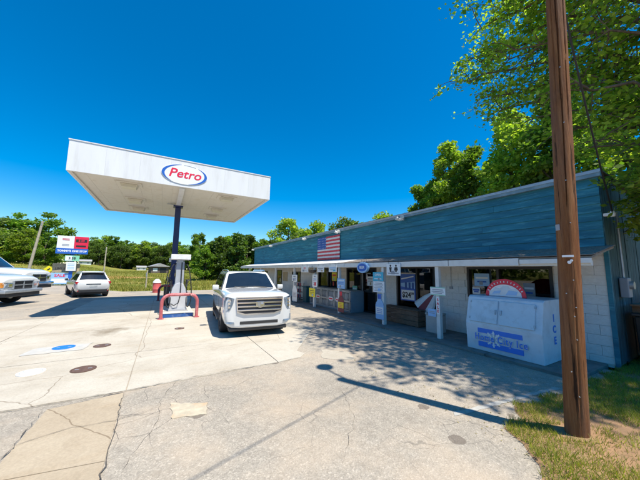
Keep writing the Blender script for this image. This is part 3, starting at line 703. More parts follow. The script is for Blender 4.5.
def pump(y, label, face):
    t = thing('fuel_dispenser', label, 'fuel pump', (.6, y, .15)); w, d = .60, .52   # end faces along y, selling faces along x
    MB().box(-.33, .33, -.30, .30, 0, .10).build('plinth', 'pump_grey', t, bevel=.01)
    b = MB(); prof = [(-.30, .10), (.30, .10), (.30, .55), (.24, .88), (.16, 1.06), (.0, 1.12), (-.16, 1.06), (-.24, .88), (-.30, .55)]
    b.prism(prof, 'y', -.28, .28); b.build('lower_cabinet', 'pump_silver', t, bevel=.012)
    MB().box(-.15, .15, -.25, .25, 1.05, 1.98).build('upper_cabinet', 'pump_grey', t, bevel=.01)
    for s in (-1, 1):
        MB().box(s*.155, s*.165, -.20, .20, 1.32, 1.9).build('display_panel', 'black_plastic', t)
        MB().box(s*.167, s*.172, -.15, .15, 1.62, 1.84).build('price_screen', 'ink_grey', t)
        for k in range(3): MB().box(s*.167, s*.175, -.15+k*.11, -.07+k*.11, 1.38, 1.5).build('grade_button', ('sign_yellow', 'sign_white', 'sign_red')[k], t)
        MB().box(s*.302, s*.33, -.2, .2, .3, .75).build('side_panel', 'pump_grey', t)
        MB().box(s*.24, s*.32, -.06, .06, .95, 1.25).build('nozzle_holster', 'black_plastic', t, bevel=.01)
        hp = [(s*.16, -.27, 1.9), (s*.30, -.36, 1.75), (s*.42, -.38, 1.1), (s*.46, -.36, .5), (s*.38, -.34, .18), (s*.30, -.32, .25), (s*.28, -.2, .8), (s*.29, -.05, 1.05)]
        cp = []
        for i in range(len(hp)-1):
            p0, p1, p2, p3 = (Vector(hp[max(0, min(len(hp)-1, i+q))]) for q in (-1, 0, 1, 2))
            for u in (0, .25, .5, .75): cp.append(.5*((2*p1)+(-p0+p2)*u+(2*p0-5*p1+4*p2-p3)*u*u+(-p0+3*p1-3*p2+p3)*u**3))
        MB().tube(cp+[hp[-1]], .021, 8).build('hose', 'rubber', t, smooth=60)
        MB().tube([(s*.29, -.05, 1.05), (s*.33, -.02, 1.2), (s*.42, 0, 1.22)], [.03, .035, .015], 8).build('nozzle', 'black_plastic', t, smooth=50)
    MB().tube([(0.05, -.285, 1.95), (.06, -.30, 1.2), (.06, -.33, .6), (.0, -.36, .32), (-.15, -.34, .22), (-.26, -.3, .3)], .018, 8).build('end_hose', 'rubber', t, smooth=60)
    for s in (-.12, .12): MB().tube([(s, -.2, 1.98), (s, -.2, 2.06)], .025, 8).build('support', 'pump_grey', t)
    MB().box(-.36, .36, -.42, .42, 2.06, 2.27).build('topper', 'white_paint', t, bevel=.012)
pump(12.75, 'silver fuel dispenser with white topper next to red guard hoop', 0)
pump(17.05, 'silver fuel dispenser behind navy canopy column', 1)
t = thing('waste_bin', 'dark bin with squeegee on pump island between the pumps', 'bin', (.28, 14.6, .15))
MB().prism([(-.2, -.2), (.2, -.2), (.2, .2), (-.2, .2)], 'z', 0, .85).build('body', 'black_plastic', t, bevel=.02); MB().box(-.22, .22, -.22, .22, .86, .94).build('lid', 'guard_dark', t, bevel=.02)
MB().tube([(-.05, 0, .9), (-.1, -.05, 1.35)], .012).build('squeegee_handle', 'ink_grey', t)

# ------------------------------------------------------------------ vehicles (local front = -y)
def ring(y, w, zb, zs, zt):
    h = [(0, zb), (.78*w, zb), (.95*w, zb+.10), (w, zb+.30), (w, (zb+.3+zs)/2+.05), (.985*w, zs-.06), (.95*w, zs), (.80*w, zs+(zt-zs)*.72), (.45*w, zt), (0, zt+.006)]
    return [(x, y, z) for x, z in h] + [(-x, y, z) for x, z in h[-2:0:-1]]
def catmull(P, k):
    out = []
    for i in range(len(P)-1):
        p0, p1, p2, p3 = (np.array(P[max(0, min(len(P)-1, i+q))], float) for q in (-1, 0, 1, 2))
        for j in range(k):
            u = j/k; out.append(.5*((2*p1)+(-p0+p2)*u+(2*p0-5*p1+4*p2-p3)*u*u+(-p0+3*p1-3*p2+p3)*u**3))
    return out+[np.array(P[-1], float)]
def loft(stations):
    b = MB(); rows_ = []
    for s_ in catmull(stations, 3):
        r_ = ring(*s_); h = r_[:10]; c = [h[0]]
        for i in range(9):
            a, e = np.array(h[i]), np.array(h[i+1]); c += [tuple(a*.75+e*.25), tuple(a*.25+e*.75)]
        c.append(h[-1]); rows_.append(c+[(-x, y, z) for x, y, z in c[-2:0:-1]])
    n = len(rows_[0])
    for r_ in rows_: b.v += r_
    for i in range(len(rows_)-1):
        for k in range(n): b.f.append((i*n+k, i*n+(k+1) % n, (i+1)*n+(k+1) % n, (i+1)*n+k))
    b.f += [tuple(range(n)), tuple((len(rows_)-1)*n+k for k in range(n-1, -1, -1))]
    return b
def cut_wells(o, wells, r, width, half):
    cb = MB()
    for y in wells:
        for s in (-1, 1): cb.tube([(s*(half-width), y, r), (s*(half+.2), y, r)], r+.055, 28)
    c = cb.build('cutter', 'dark_trim'); md = o.modifiers.new('w', 'BOOLEAN'); md.object = c; md.operation = 'DIFFERENCE'; md.solver = 'EXACT'
    bpy.context.view_layer.update(); dg = bpy.context.evaluated_depsgraph_get(); me = bpy.data.meshes.new_from_object(o.evaluated_get(dg))
    o.modifiers.clear(); o.data = me; bpy.data.objects.remove(c)
    me.polygons.foreach_set('use_smooth', [True]*len(me.polygons)); me.set_sharp_from_angle(angle=R(42))
def wheel(t, x, y, r, s, rim='alloy', spokes=6):
    w = MB(); pr = [(-.12, r*.62), (-.125, r*.9), (-.10, r*.985), (-.05, r), (.05, r), (.10, r*.985), (.125, r*.9), (.12, r*.62)]
    n = 32
    for k in range(n):
        a = 2*math.pi*k/n
        for (u, q) in pr: w.v.append((u, q*math.cos(a), q*math.sin(a)))
    m = len(pr)
    for k in range(n):
        for i in range(m): w.f.append((k*m+i, k*m+(i+1) % m, ((k+1) % n)*m+(i+1) % m, ((k+1) % n)*m+i))
    wh = w.build('wheel', 'rubber', t, smooth=50, loc=(x, y, r)); b = MB()
    b.tube([(s*.02, 0, 0), (s*.03, 0, 0)], r*.60, 28); b.tube([(s*.03, 0, 0), (s*.11, 0, 0)], r*.16, 14)
    for k in range(spokes):
        M = Matrix.Rotation(2*math.pi*k/spokes, 4, 'X'); b.box(s*.075-.02, s*.075+.02, -.035, .035, r*.1, r*.60, M)
    b.tube([(s*.06, 0, 0), (s*.10, 0, 0)], [r*.63, r*.60], 28, False); b.build('rim', rim, wh)
    return wh
def on_quad(A, B, Cc, D, s0, s1, t0, t1, off, ns=6, nt=4, bulge=.0, skew=None):
    """panel on the bilinear patch A(bottom-left) B(bottom-right) C(top-right) D(top-left), pushed outwards"""
    A, B, Cc, D = map(Vector, (A, B, Cc, D)); nrm = (B-A).cross(D-A).normalized(); b = MB()
    for lay in (0, -.012):
        for j in range(nt+1):
            for i in range(ns+1):
                u, v = i/ns, j/nt; sv = s0+(s1-s0)*u; tv = t0+(t1-t0)*v
                if skew: sv += skew[0]*v*(1-u) + skew[1]*v*u
                p = (A.lerp(B, sv)).lerp(D.lerp(Cc, sv), tv); b.v.append(tuple(p+nrm*(off+lay+bulge*math.sin(math.pi*max(0, min(1, sv))))))
    N = (ns+1)*(nt+1)
    for j in range(nt):
        for i in range(ns):
            q = (j*(ns+1)+i, j*(ns+1)+i+1, (j+1)*(ns+1)+i+1, (j+1)*(ns+1)+i); b.f += [q, tuple(N+k for k in q[::-1])]
    bd = [i for i in range(ns+1)]+[j*(ns+1)+ns for j in range(1, nt+1)]+[nt*(ns+1)+i for i in range(ns-1, -1, -1)]+[j*(ns+1) for j in range(nt-1, 0, -1)]
    for i in range(len(bd)): a, c = bd[i], bd[(i+1) % len(bd)]; b.f.append((a, N+a, N+c, c))
    return b
def greenhouse(t, yf, yr, ytf, ytr, wb_, wt, zb, zt, cr=.06, bul=.05, m='car_white'):
    """cabin frustum, returns the corner dictionary for window panels"""
    b = MB(); N = 8
    def rg_(y0, y1, w, z, bl):
        p = []
        for i in range(N+1): u = i/N; p.append((-w+2*w*u, y0-bl*math.sin(math.pi*u), z))
        for i in range(N+1): u = i/N; p.append((w-2*w*u, y1+bl*.6*math.sin(math.pi*u), z))
        return p
    lev = [(yf, yr, wb_, zb, bul), (ytf, ytr, wt, zt, bul), (ytf+.06, ytr-.05, wt-.06, zt+cr*.7, bul), (ytf+.3, ytr-.3, wt-.3, zt+cr, bul*.5)]
    for q in lev: b.v += rg_(*q)
    n = 2*(N+1)
    for i in range(3):
        for k in range(n): b.f.append((i*n+k, i*n+(k+1) % n, (i+1)*n+(k+1) % n, (i+1)*n+k))
    b.f.append(tuple(3*n+k for k in range(n)))
    b.build('cabin', m, t, smooth=28)
    c = dict(front=((-wb_, yf, zb), (wb_, yf, zb), (wt, ytf, zt), (-wt, ytf, zt)),
             right=((wb_, yf, zb), (wb_, yr, zb), (wt, ytr, zt), (wt, ytf, zt)),
             left=((-wb_, yr, zb), (-wb_, yf, zb), (-wt, ytf, zt), (-wt, ytr, zt)),
             back=((wb_, yr, zb), (-wb_, yr, zb), (-wt, ytr, zt), (wt, ytr, zt)))
    return c
def mirror_(t, x, y, z, s, m='car_white'):
    h = MB().tube([(x, y, z-.02), (x+s*.13, y-.02, z+.0)], .025, 8).build('mirror', 'dark_trim', t)
    MB().box(x+s*.07, x+s*.26, y-.08, y+.05, z-.06, z+.10).build('housing', m, h, bevel=.03, smooth=50)
    MB().box(x+s*.09, x+s*.24, y+.051, y+.056, z-.05, z+.09).build('glass', 'car_glass', h)
def suv():
    t = thing('parked_suv', 'large white luxury SUV with wide chrome grille next to pump island', 'car', (2.62, 9.90, .013), R(-5.4))
    st_ = [(-2.48, .74, .30, 1.01, 1.085), (-2.455, .87, .26, 1.06, 1.135), (-2.37, .925, .25, 1.095, 1.17), (-2.15, .945, .25, 1.12, 1.20), (-1.5, .955, .26, 1.14, 1.225), (-.9, .96, .27, 1.15, 1.235), (.5, .96, .28, 1.14, 1.21), (1.8, .96, .30, 1.13, 1.20), (2.3, .95, .36, 1.11, 1.18), (2.45, .91, .42, 1.07, 1.15), (2.5, .84, .50, 1.02, 1.10)]
    bd = loft(st_).build('body', 'car_white', t); cut_wells(bd, (-1.5, 1.48), .38, .30, .96)
    MB().box(-.80, .80, -2.3, 2.3, .22, .44).build('underbody', 'dark_trim', t)
    for y in (-1.5, 1.48):
        for s in (-1, 1): wheel(t, s*.835, y, .38, s, 'alloy', 7)
    c = greenhouse(t, -1.02, 2.44, -.30, 2.28, .90, .70, 1.13, 1.69, .075, .10)
    on_quad(*c['front'], .05, .95, .14, .93, .008, 10, 6, .085).build('windshield', 'car_glass', t, smooth=60)
    on_quad(*c['back'], .07, .93, .12, .9, .006, 8, 4, .05).build('rear_window', 'car_glass', t, smooth=60)
    for side in ('right', 'left'):
        f = (lambda a, b: (a, b)) if side == 'right' else (lambda a, b: (1-b, 1-a))
        for a, b in ((.13, .36), (.38, .63), (.65, .93)):
            s0, s1 = f(a, b); on_quad(*c[side], s0, s1, .08, .9, .006, 3, 3).build('side_window', 'car_glass', t)
    for s in (-1, 1):
        mirror_(t, s*.90, -.72, 1.22, s)
        MB().tube([(s*.64, -.1, 1.775), (s*.64, 0, 1.80), (s*.64, 1.9, 1.80), (s*.64, 2.0, 1.775)], .018, 6).build('roof_rail', 'chrome', t)
        MB().box(s*.80, s*.99, -1.0, 1.0, .27, .31).build('running_board', 'dark_trim', t)
        for y in (.0, 1.0): MB().box(s*.962, s*.985, y, y+.2, .93, .965).build('door_handle', 'chrome', t)
        for y in (-.85, .16, 1.08): MB().box(s*.9605, s*.9625, y, y+.008, .36, 1.02).build('door_seam', 'dark_trim', t)
        # tall headlamps wrapping the corner
        hl = MB(); pr = [(.69, 1.04), (.77, 1.06), (.86, 1.085), (.91, 1.08), (.93, .95), (.92, .78), (.885, .71), (.81, .725), (.765, .79), (.715, .92)]
        def yf(x): return float(np.interp(x, [0, .74, .87, .925, .945], [-2.482, -2.482, -2.452, -2.372, -2.16]))
        hl.v = [(s*x, yf(x)-.02, z) for x, z in pr]+[(s*x, yf(x)+.12, z) for x, z in pr]; n = len(pr)
        hl.f = [tuple(range(n)), tuple(range(2*n-1, n-1, -1))]+[(i, i+n, (i+1) % n+n, (i+1) % n) for i in range(n)]
        h = hl.build('headlight', 'lamp_glass', t)
        for z in (.79, .88, .97): MB().box(s*.82-.03, s*.82+.03, yf(.82)-.032, yf(.82)-.012, z, z+.05).build('bulb_cell', 'chrome', h)
        fg = MB(); pr2 = [(.66, .37), (.76, .375), (.86, .39), (.875, .425), (.80, .43), (.68, .425)]
        fg.v = [(s*x, yf(x)-.014, z) for x, z in pr2]+[(s*x, yf(x)+.12, z) for x, z in pr2]; n = len(pr2)
        fg.f = [tuple(range(n)), tuple(range(2*n-1, n-1, -1))]+[(i, i+n, (i+1) % n+n, (i+1) % n) for i in range(n)]
        fg.build('fog_lamp', 'lamp_glass', t)
        MB().box(s*.885-.02, s*.885+.02, yf(.885)-.022, yf(.885)+.04, .40, .575).build('marker_strip', 'galvanised', t)
    gr = MB().prism([(-.63, 1.04), (.63, 1.04), (.60, .70), (.40, .625), (-.40, .625), (-.60, .70)], 'y', -2.497, -2.40).build('grille', 'ink_black', t)
    for z, w in ((1.02, .635), (.92, .62), (.82, .61), (.72, .59)): MB().box(-w, w, -2.515, -2.48, z-.02, z+.02).build('grille_bar', 'chrome', gr, bevel=.004)
    for s in (-1, 1): MB().prism([(s*.645, 1.05), (s*.62, 1.05), (s*.585, .71), (s*.61, .695)], 'y', -2.517, -2.46).build('grille_rim', 'chrome', gr)
    MB().prism([(-.61, .70), (-.40, .632), (.40, .632), (.61, .70), (.61, .675), (.41, .605), (-.41, .605), (-.61, .675)], 'y', -2.517, -2.46).build('grille_rim', 'chrome', gr)
    MB().prism([(-.645, 1.05), (.645, 1.05), (.645, 1.07), (-.645, 1.07)], 'y', -2.505, -2.46).build('grille_rim', 'chrome', gr)
    MB().prism([(-.11, .95), (.11, .95), (.12, .86), (.055, .795), (0, .775), (-.055, .795), (-.12, .86)], 'y', -2.537, -2.50).build('emblem', 'chrome', gr, bevel=.006)
    MB().prism([(-.08, .935), (.0, .935), (.0, .80), (-.045, .815), (-.085, .86)], 'y', -2.541, -2.536).build('emblem_field', 'alloy', gr)
    MB().prism([(.01, .935), (.08, .935), (.085, .87), (.01, .87)], 'y', -2.541, -2.536).build('emblem_field', 'ink_grey', gr)
    MB().box(-.52, .52, -2.494, -2.40, .35, .43).build('lower_intake', 'dark_trim', t, bevel=.01)
    MB().box(-.80, .80, -2.44, -2.2, .17, .275).build('lower_bumper', 'dark_trim', t, bevel=.03)
    MB().box(-.05, .05, -.08, .0, 1.60, 1.62).build('wiper_box', 'dark_trim', t)
    for s in (-.1, .5): MB().tube([(s, -1.13, 1.235), (s-.42, -1.05, 1.27)], .012, 6).build('wiper', 'dark_trim', t)
suv()
def hatch():
    t = thing('parked_crossover', 'white compact crossover parked beyond canopy with its tail towards the pumps', 'car', (-4.42, 24.0, .0), R(180+19))
    st_ = [(-2.1, .66, .42, .72, .78), (-2.05, .80, .34, .80, .86), (-1.8, .86, .28, .90, .96), (-1.1, .885, .25, .97, 1.04), (0, .89, .24, 1.0, 1.04), (1.3, .89, .26, 1.02, 1.05), (1.85, .875, .32, 1.02, 1.05), (2.05, .83, .40, .99, 1.03), (2.12, .76, .48, .93, .97)]
    bd = loft(st_).build('body', 'car_white', t); cut_wells(bd, (-1.28, 1.32), .34, .28, .89)
    MB().box(-.72, .72, -1.9, 1.9, .18, .4).build('underbody', 'dark_trim', t)
    for y in (-1.28, 1.32):
        for s in (-1, 1): wheel(t, s*.765, y, .34, s)
    c = greenhouse(t, -.95, 2.02, -.1, 1.62, .83, .60, .99, 1.53, .09, .08)
    on_quad(*c['front'], .06, .94, .08, .93, .006, 8, 4, .07).build('windshield', 'car_glass', t)
    on_quad(*c['back'], .06, .94, .16, .9, .01, 8, 4, .05).build('rear_window', 'car_glass', t)
    for side in ('right', 'left'):
        f = (lambda a, b: (a, b)) if side == 'right' else (lambda a, b: (1-b, 1-a))
        for a, b in ((.2, .48), (.5, .74), (.76, .92)):
            s0, s1 = f(a, b); on_quad(*c[side], s0, s1, .1, .86, .006, 3, 3).build('side_window', 'car_glass', t)
    for s in (-1, 1):
        mirror_(t, s*.84, -.55, 1.04, s)
        MB().prism([(s*.50, .92), (s*.86, 1.0), (s*.885, .90), (s*.84, .83), (s*.56, .83)], 'y', 1.72, 2.11).build('tail_lamp', 'lamp_red', t, bevel=.01)
        MB().box(s*.55, s*.75, 2.06, 2.10, .38, .43).build('reflector', 'lamp_red', t)
    MB().box(-.70, .70, 2.02, 2.14, .30, .50).build('rear_bumper', 'dark_trim', t, bevel=.03)
    MB().box(-.36, .36, 2.10, 2.135, .80, .85).build('trim_bar', 'dark_trim', t)
    MB().box(-.19, .19, 2.115, 2.135, .66, .77).build('number_plate', 'plate', t)
    MB().box(-.58, .58, 1.55, 1.85, 1.545, 1.575).build('spoiler', 'car_white', t, bevel=.01)
hatch()
def pickup(name, label, loc, rz, k, sc):
    t = thing('pickup_truck', label, 'truck', loc, rz); t.scale = (sc, sc, sc*(1.0 if k == 0 else 1.14))
    st_ = [(-2.9, .84, .58, .96, 1.04), (-2.86, .92, .54, 1.02, 1.10), (-2.6, .97, .50, 1.10, 1.19), (-2.0, .99, .48, 1.14, 1.25), (-1.3, .99, .46, 1.16, 1.27), (.6, .99, .44, 1.18, 1.25), (2.7, .99, .46, 1.20, 1.24), (2.85, .96, .52, 1.18, 1.22)]
    bd = loft(st_).build('body', 'car_white', t); cut_wells(bd, (-1.95, 1.75), .41, .32, .99)
    MB().box(-.75, .75, -2.6, 2.7, .36, .56).build('chassis', 'dark_trim', t)
    for y in (-1.95, 1.75):
        for s in (-1, 1): wheel(t, s*.86, y, .41, s, 'alloy', 8)
    c = greenhouse(t, -1.35, 1.05, -.62, .95, .90, .70, 1.18, 1.80, .06, .08)
    on_quad(*c['front'], .06, .94, .08, .93, .006, 8, 4, .07).build('windshield', 'car_glass', t)
    on_quad(*c['back'], .1, .9, .15, .88, .006, 8, 4, .04).build('rear_window', 'car_glass', t)
    for side in ('right', 'left'):
        f = (lambda a, b: (a, b)) if side == 'right' else (lambda a, b: (1-b, 1-a))
        for a, b in ((.14, .55), (.58, .92)):
            s0, s1 = f(a, b); on_quad(*c[side], s0, s1, .08, .88, .006, 3, 3).build('side_window', 'car_glass', t)
    for s in (-1, 1): MB().box(s*.86, s*.96, 1.15, 2.75, 1.20, 1.34).build('bed_rail', 'car_white', t, bevel=.02)
    MB().box(-.85, .85, 2.70, 2.82, 1.18, 1.34).build('tailgate', 'car_white', t, bevel=.02)
    for s in (-1, 1):
        mirror_(t, s*.92, -.95, 1.25, s, 'dark_trim')
        yq = (lambda x: float(np.interp(x, [0, .84, .92, .97], [-2.905, -2.905, -2.865, -2.62])))
        hl = MB(); pr = [(.50, .91), (.72, .915), (.84, .92), (.90, .92), (.945, .89), (.955, .79), (.92, .72), (.84, .715), (.52, .72)]
        hl.v = [(s*x, yq(x)-.012, z) for x, z in pr]+[(s*x, yq(x)+.12, z) for x, z in pr]; n = len(pr)
        hl.f = [tuple(range(n)), tuple(range(2*n-1, n-1, -1))]+[(i, i+n, (i+1) % n+n, (i+1) % n) for i in range(n)]
        h = hl.build('headlight', 'lamp_glass', t)
        if k == 0: MB().prism([(s*.86, -2.90), (s*.93, -2.875), (s*.985, -2.63), (s*.90, -2.63)], 'z', .73, .915).build('turn_lamp', 'lamp_amber', t)
        MB().box(s*.62-.08, s*.62+.08, -2.945, -2.915, .75, .885).build('reflector', 'chrome', h, bevel=.01)
    gm = 'chrome' if k else 'galvanised'
    g_ = MB().box(-.47, .47, -2.94, -2.85, .66, .96).build('grille', 'ink_black', t)
    for s in (-1, 1): MB().box(-.5 if s < 0 else .455, -.455 if s < 0 else .5, -2.965, -2.90, .64, .97).build('grille_frame', gm, g_, bevel=.01)
    MB().box(-.5, .5, -2.97, -2.90, .955, .99).build('grille_frame', gm, g_, bevel=.01)
    MB().box(-.44, .44, -2.96, -2.90, .795, .825).build('grille_bar', gm, g_); MB().box(-.022, .022, -2.958, -2.90, .66, .955).build('grille_bar', gm, g_)
    MB().box(-.95, .95, -3.03, -2.80, .50, .63).build('bumper', gm, t, bevel=.03)
    MB().box(-.85, .85, -2.99, -2.75, .36, .498).build('air_dam', 'dark_trim', t, bevel=.01)
    if k == 0:
        for s in (-1, 1): MB().box(s*.955, s*1.01, -2.5, 2.5, .42, .66).build('lower_cladding', 'dark_trim', t)
pickup('a', 'white pickup truck with amber headlights and dark bumper', (-9.3, 19.9, 0), R(74), 0, 1.2)
pickup('b', 'white pickup truck with chrome bumper and clear headlights', (-10.4, 25.2, 0), R(74), 1, 1.25)

# ------------------------------------------------------------------ ice freezer
ic = thing('ice_freezer', 'white slant front ice freezer with blue lettering below shop window', 'freezer', (6.40, 3.25, .062), R(-90))
# local: x across (0.. to viewer's right = -Y world), y depth (front -y)
IW = .76
prof = [(0.0, 0), (1.15, 0), (1.15, 1.235), (.36, 1.235), (.30, 1.20), (.02, .60)]
prof = [(.02, 0), (1.2, 0), (1.2, 1.22), (.22, 1.22), (.16, 1.18), (.0, .58)]
b = MB(); n = len(prof)
b.v = [(-IW, y, z) for y, z in prof]+[(IW, y, z) for y, z in prof]
b.f = [tuple(range(n)), tuple(range(2*n-1, n-1, -1))]+[(i, i+n, (i+1) % n+n, (i+1) % n) for i in range(n)]
b.build('cabinet', 'freezer_white', ic, bevel=.012)
sl = math.atan2(.16, .60)
for xa, xb in ((-.66, -.06), (-.02, .64)):
    d = MB().box(xa, xb, -.028, .0, .03, .545).build('freezer_door', 'freezer_door', ic, bevel=.01, loc=(0, .003, .60), rot=(-sl, 0, 0))
    hx = xb-.05 if xa < -.3 else xa+.02
    MB().box(hx, hx+.03, -.055, -.026, .24, .34).build('latch', 'galvanised', d); 
    for z in (.08, .46): MB().box((xa if xa < -.3 else xb)-.015, (xa if xa < -.3 else xb)+.015, -.034, -.02, z, z+.05).build('hinge', 'galvanised', d)
for za, zb_, xa, xb in ((.40, .50, -.48, .42), (.10, .205, -.48, .42)): MB().box(xa, xb, -.004, .0165, za, zb_).build('blue_band', 'ice_blue', ic)
text('Home City Ice', .20, (-.02, -.0115, .302), 'sign_white', ic, .012, 0, .74, name='lettering_outline', ext=.001, sp=1.2)
text('Home City Ice', .20, (-.02, -.0145, .302), 'ice_blue', ic, .005, 0, .74, ext=.001, sp=1.2)
sf = MB()
for k in range(8):
    M = Matrix.Translation((-.14, -.0085, .30)) @ Matrix.Rotation(k*math.pi/4, 4, 'Y'); sf.box(-.016, .016, -.0002*k, .003, .05, .17, M); sf.box(-.036, .036, .0004+.0002*k, .003, .115, .133, M)
sf.build('snowflake', 'sign_white', ic)
for z, ch in ((.85, 'I'), (.63, 'C'), (.41, 'E')):
    o = text(ch, .2, (IW+.004, .55, z), 'ice_blue', ic, .008); o.rotation_euler = (R(90), 0, R(90))
MB().box(-.70, .70, .1, 1.1, -.055, -.001).build('base_frame', 'dark_trim', ic)

# ------------------------------------------------------------------ signs along the porch (local front -y, rotated to face -x)
FX = 6.462
def board(name, label, y, z0, z1, w, m, cat='sign', x=FX, lines=(), border=None, post=None):
    t = thing(name, label, cat, (x, y, z0), R(-90)); h = z1-z0
    MB().box(-w/2, w/2, -.012, 0, 0, h).build('panel', m, t, bevel=.003)
    if border: 
        for q in ((-w/2+.005, w/2-.005, .004, .022), (-w/2+.005, w/2-.005, h-.022, h-.004)): MB().box(q[0], q[1], -.0155, -.0122, q[2], q[3]).build('border', border, t)
    for kind, zz, sz, mm, body in lines:
        if kind == 't': text(body, sz, (0, -.0145, zz), mm, t, .003)
        else: MB().box(-w*body/2, w*body/2, -.0155, -.0122, zz-sz/2, zz+sz/2).build('print_line', mm, t)
    rr = random.Random(int(y*100)); 
    if lines and w > .3 and h > .25:
        a = rr.uniform(-.3, .1)*w; MB().box(a, a+w*rr.uniform(.15, .3), -.0185, -.0157, h*.1, h*rr.uniform(.3, .45)).build('print_block', rr.choice(('sign_red', 'sign_lightblue', 'ink_grey', 'sign_teal', 'tan_board')), t)
    return t
def hang(t, h, w):
    for s in (-1, 1): MB().tube([(s*w*.35, -.006, h), (s*w*.35, -.006, h+.12)], .004, 5).build('hanger', 'wire', t)
board('notice_sign', 'white notice sign with green edge on post by wooden bench', 4.80, 1.20, 1.42, .46, 'sign_white', border='sign_green', lines=(('b', .15, .02, 'ink_grey', .7), ('b', .10, .02, 'ink_grey', .8), ('b', .06, .015, 'ink_grey', .6)))
board('narrow_sign', 'narrow white strip with red letters on post by wooden bench', 4.80, .70, 1.16, .10, 'sign_white', x=6.46, lines=(('t', .38, .10, 'sign_red', 'S'), ('t', .28, .10, 'sign_red', 'A'), ('t', .18, .10, 'sign_red', 'L'), ('t', .08, .10, 'sign_red', 'E')))
board('paper_flyer', 'small pale blue flyer low on post by grey trash can', 5.0, .62, .82, .25, 'sign_lightblue', lines=(('b', .13, .015, 'ink_grey', .7), ('b', .09, .015, 'ink_grey', .7)))
board('teal_sign', 'teal sign above white notice on post with bottle shaped sign', 7.14, 1.49, 1.80, .52, 'sign_teal', lines=(('t', .21, .12, 'sign_white', 'OPEN'), ('b', .08, .03, 'sign_white', .7)))
board('notice_sign', 'white printed notice below teal sign on porch post', 7.11, 1.11, 1.48, .56, 'sign_white', lines=tuple(('b', .31-.05*i, .018, 'ink_grey', .8 if i % 2 else .6) for i in range(6)))
def bottle_sign(name, label, y, z0, z1, w, mats, x=FX):
    t = thing(name, label, 'sign', (x, y, z0), R(-90)); h = z1-z0
    hw = [(0, .44), (.03, .5), (.55, .5), (.64, .42), (.74, .24), (.8, .20), (.95, .19), (.96, .23), (1, .23)]
    pr = [(w*b_, h*a) for a, b_ in hw]+[(-w*b_, h*a) for a, b_ in hw[::-1]]
    MB().prism(pr, 'y', -.012, 0).build('cutout', mats[0], t)
    MB().prism([(-w*.46, h*.2), (w*.46, h*.2), (w*.46, h*.48), (-w*.46, h*.48)], 'y', -.0165, -.0122).build('label_panel', mats[1], t)
    MB().prism([(-w*.19, h*.80), (w*.19, h*.80), (w*.21, h*.99), (-w*.21, h*.99)], 'y', -.0165, -.0122).build('neck_foil', mats[2], t)
    for i in range(3): MB().box(-w*.3, w*.3, -.019, -.0167, h*(.25+.07*i), h*(.27+.07*i)).build('print_line', mats[3], t)
    return t
bottle_sign('bottle_sign', 'blue bottle shaped cutout sign low on porch post', 7.08, .22, 1.06, .40, ('sign_lightblue', 'sign_white', 'sign_blue', 'sign_blue'))
bottle_sign('bottle_sign', 'red and yellow bottle shaped cutout sign in front of cylinder cage', 9.40, .14, .98, .42, ('guard_dark', 'sign_yellow', 'sign_red', 'sign_red'))
board('blue_notice', 'pale blue notice on post above red and yellow cutout', 9.40, 1.10, 1.51, .56, 'sign_lightblue', lines=(('b', .33, .03, 'sign_white', .8), ('b', .25, .02, 'sign_blue', .7), ('b', .19, .02, 'sign_blue', .7), ('b', .12, .02, 'sign_white', .7)))
board('tall_notice', 'tall white notice with grey figures on post above yellow sign', 11.66, 1.04, 1.64, .50, 'sign_white', lines=(('b', .5, .05, 'ink_grey', .35), ('b', .38, .03, 'sign_blue', .6), ('b', .3, .02, 'ink_grey', .7), ('b', .22, .02, 'ink_grey', .7), ('b', .12, .04, 'ink_grey', .5)))
board('yellow_sign', 'bright yellow square sign on porch post beside cylinder cage', 11.92, .54, .96, .62, 'sign_yellow', lines=(('b', .30, .03, 'ink_black', .6), ('b', .22, .02, 'ink_black', .7), ('b', .14, .02, 'ink_black', .5)))
t = board('restroom_sign', 'white hanging sign with two dark restroom figures', 6.35, 1.70, 2.08, .60, 'sign_white', x=6.40, lines=(('b', .07, .03, 'ink_grey', .75),))
for s in (-.12, .12):
    MB().prism(ellipse(.035, .035, 14, s, .31), 'y', -.0165, -.0122).build('figure_head', 'ink_black', t)
    MB().prism([(s-.055, .265), (s+.055, .265), (s+(.035 if s < 0 else .08), .16), (s+.03, .16), (s+.03, .11), (s-.03, .11), (s-.03, .16), (s-(.035 if s < 0 else .08), .16)], 'y', -.0165, -.0122).build('figure_body', 'ink_black', t)
hang(t, .38, .6)
t = thing('round_sign', 'round blue hanging beer sign under awning edge', 'sign', (6.40, 7.82, 1.96), R(-90))
MB().prism(ellipse(.31, .20, 32), 'y', -.10, 0).build('drum', 'sign_lightblue', t, bevel=.01); MB().prism(ellipse(.25, .14, 32), 'y', -.108, -.101).build('face', 'sign_blue', t); text('BEER', .13, (0, -.110, 0), 'sign_white', t, .003); hang(t, .17, .4)
t = board('hanging_sign', 'plain white hanging sign above shop window next to dark basket', 11.0, 1.76, 2.03, .64, 'sign_white', x=6.40, lines=(('b', .17, .03, 'ink_grey', .7), ('b', .1, .03, 'ink_grey', .5))); hang(t, .27, .64)
t = board('hanging_sign', 'pale hanging sign next to post with blue notice', 9.95, 1.78, 2.05, .64, 'sign_white', x=6.40, lines=(('b', .17, .04, 'sign_lightblue', .8), ('b', .09, .03, 'ink_grey', .6))); hang(t, .27, .64)
t = board('hanging_sign', 'white hanging sign with red print beside dark basket', 12.65, 1.74, 2.06, .80, 'sign_white', x=6.40, lines=(('t', .2, .14, 'sign_red', 'ICE'), ('b', .07, .03, 'ink_grey', .6))); hang(t, .32, .8)
t = thing('hanging_basket', 'dark hanging basket under awning edge beside white sign', 'basket', (6.42, 11.85, 1.70))
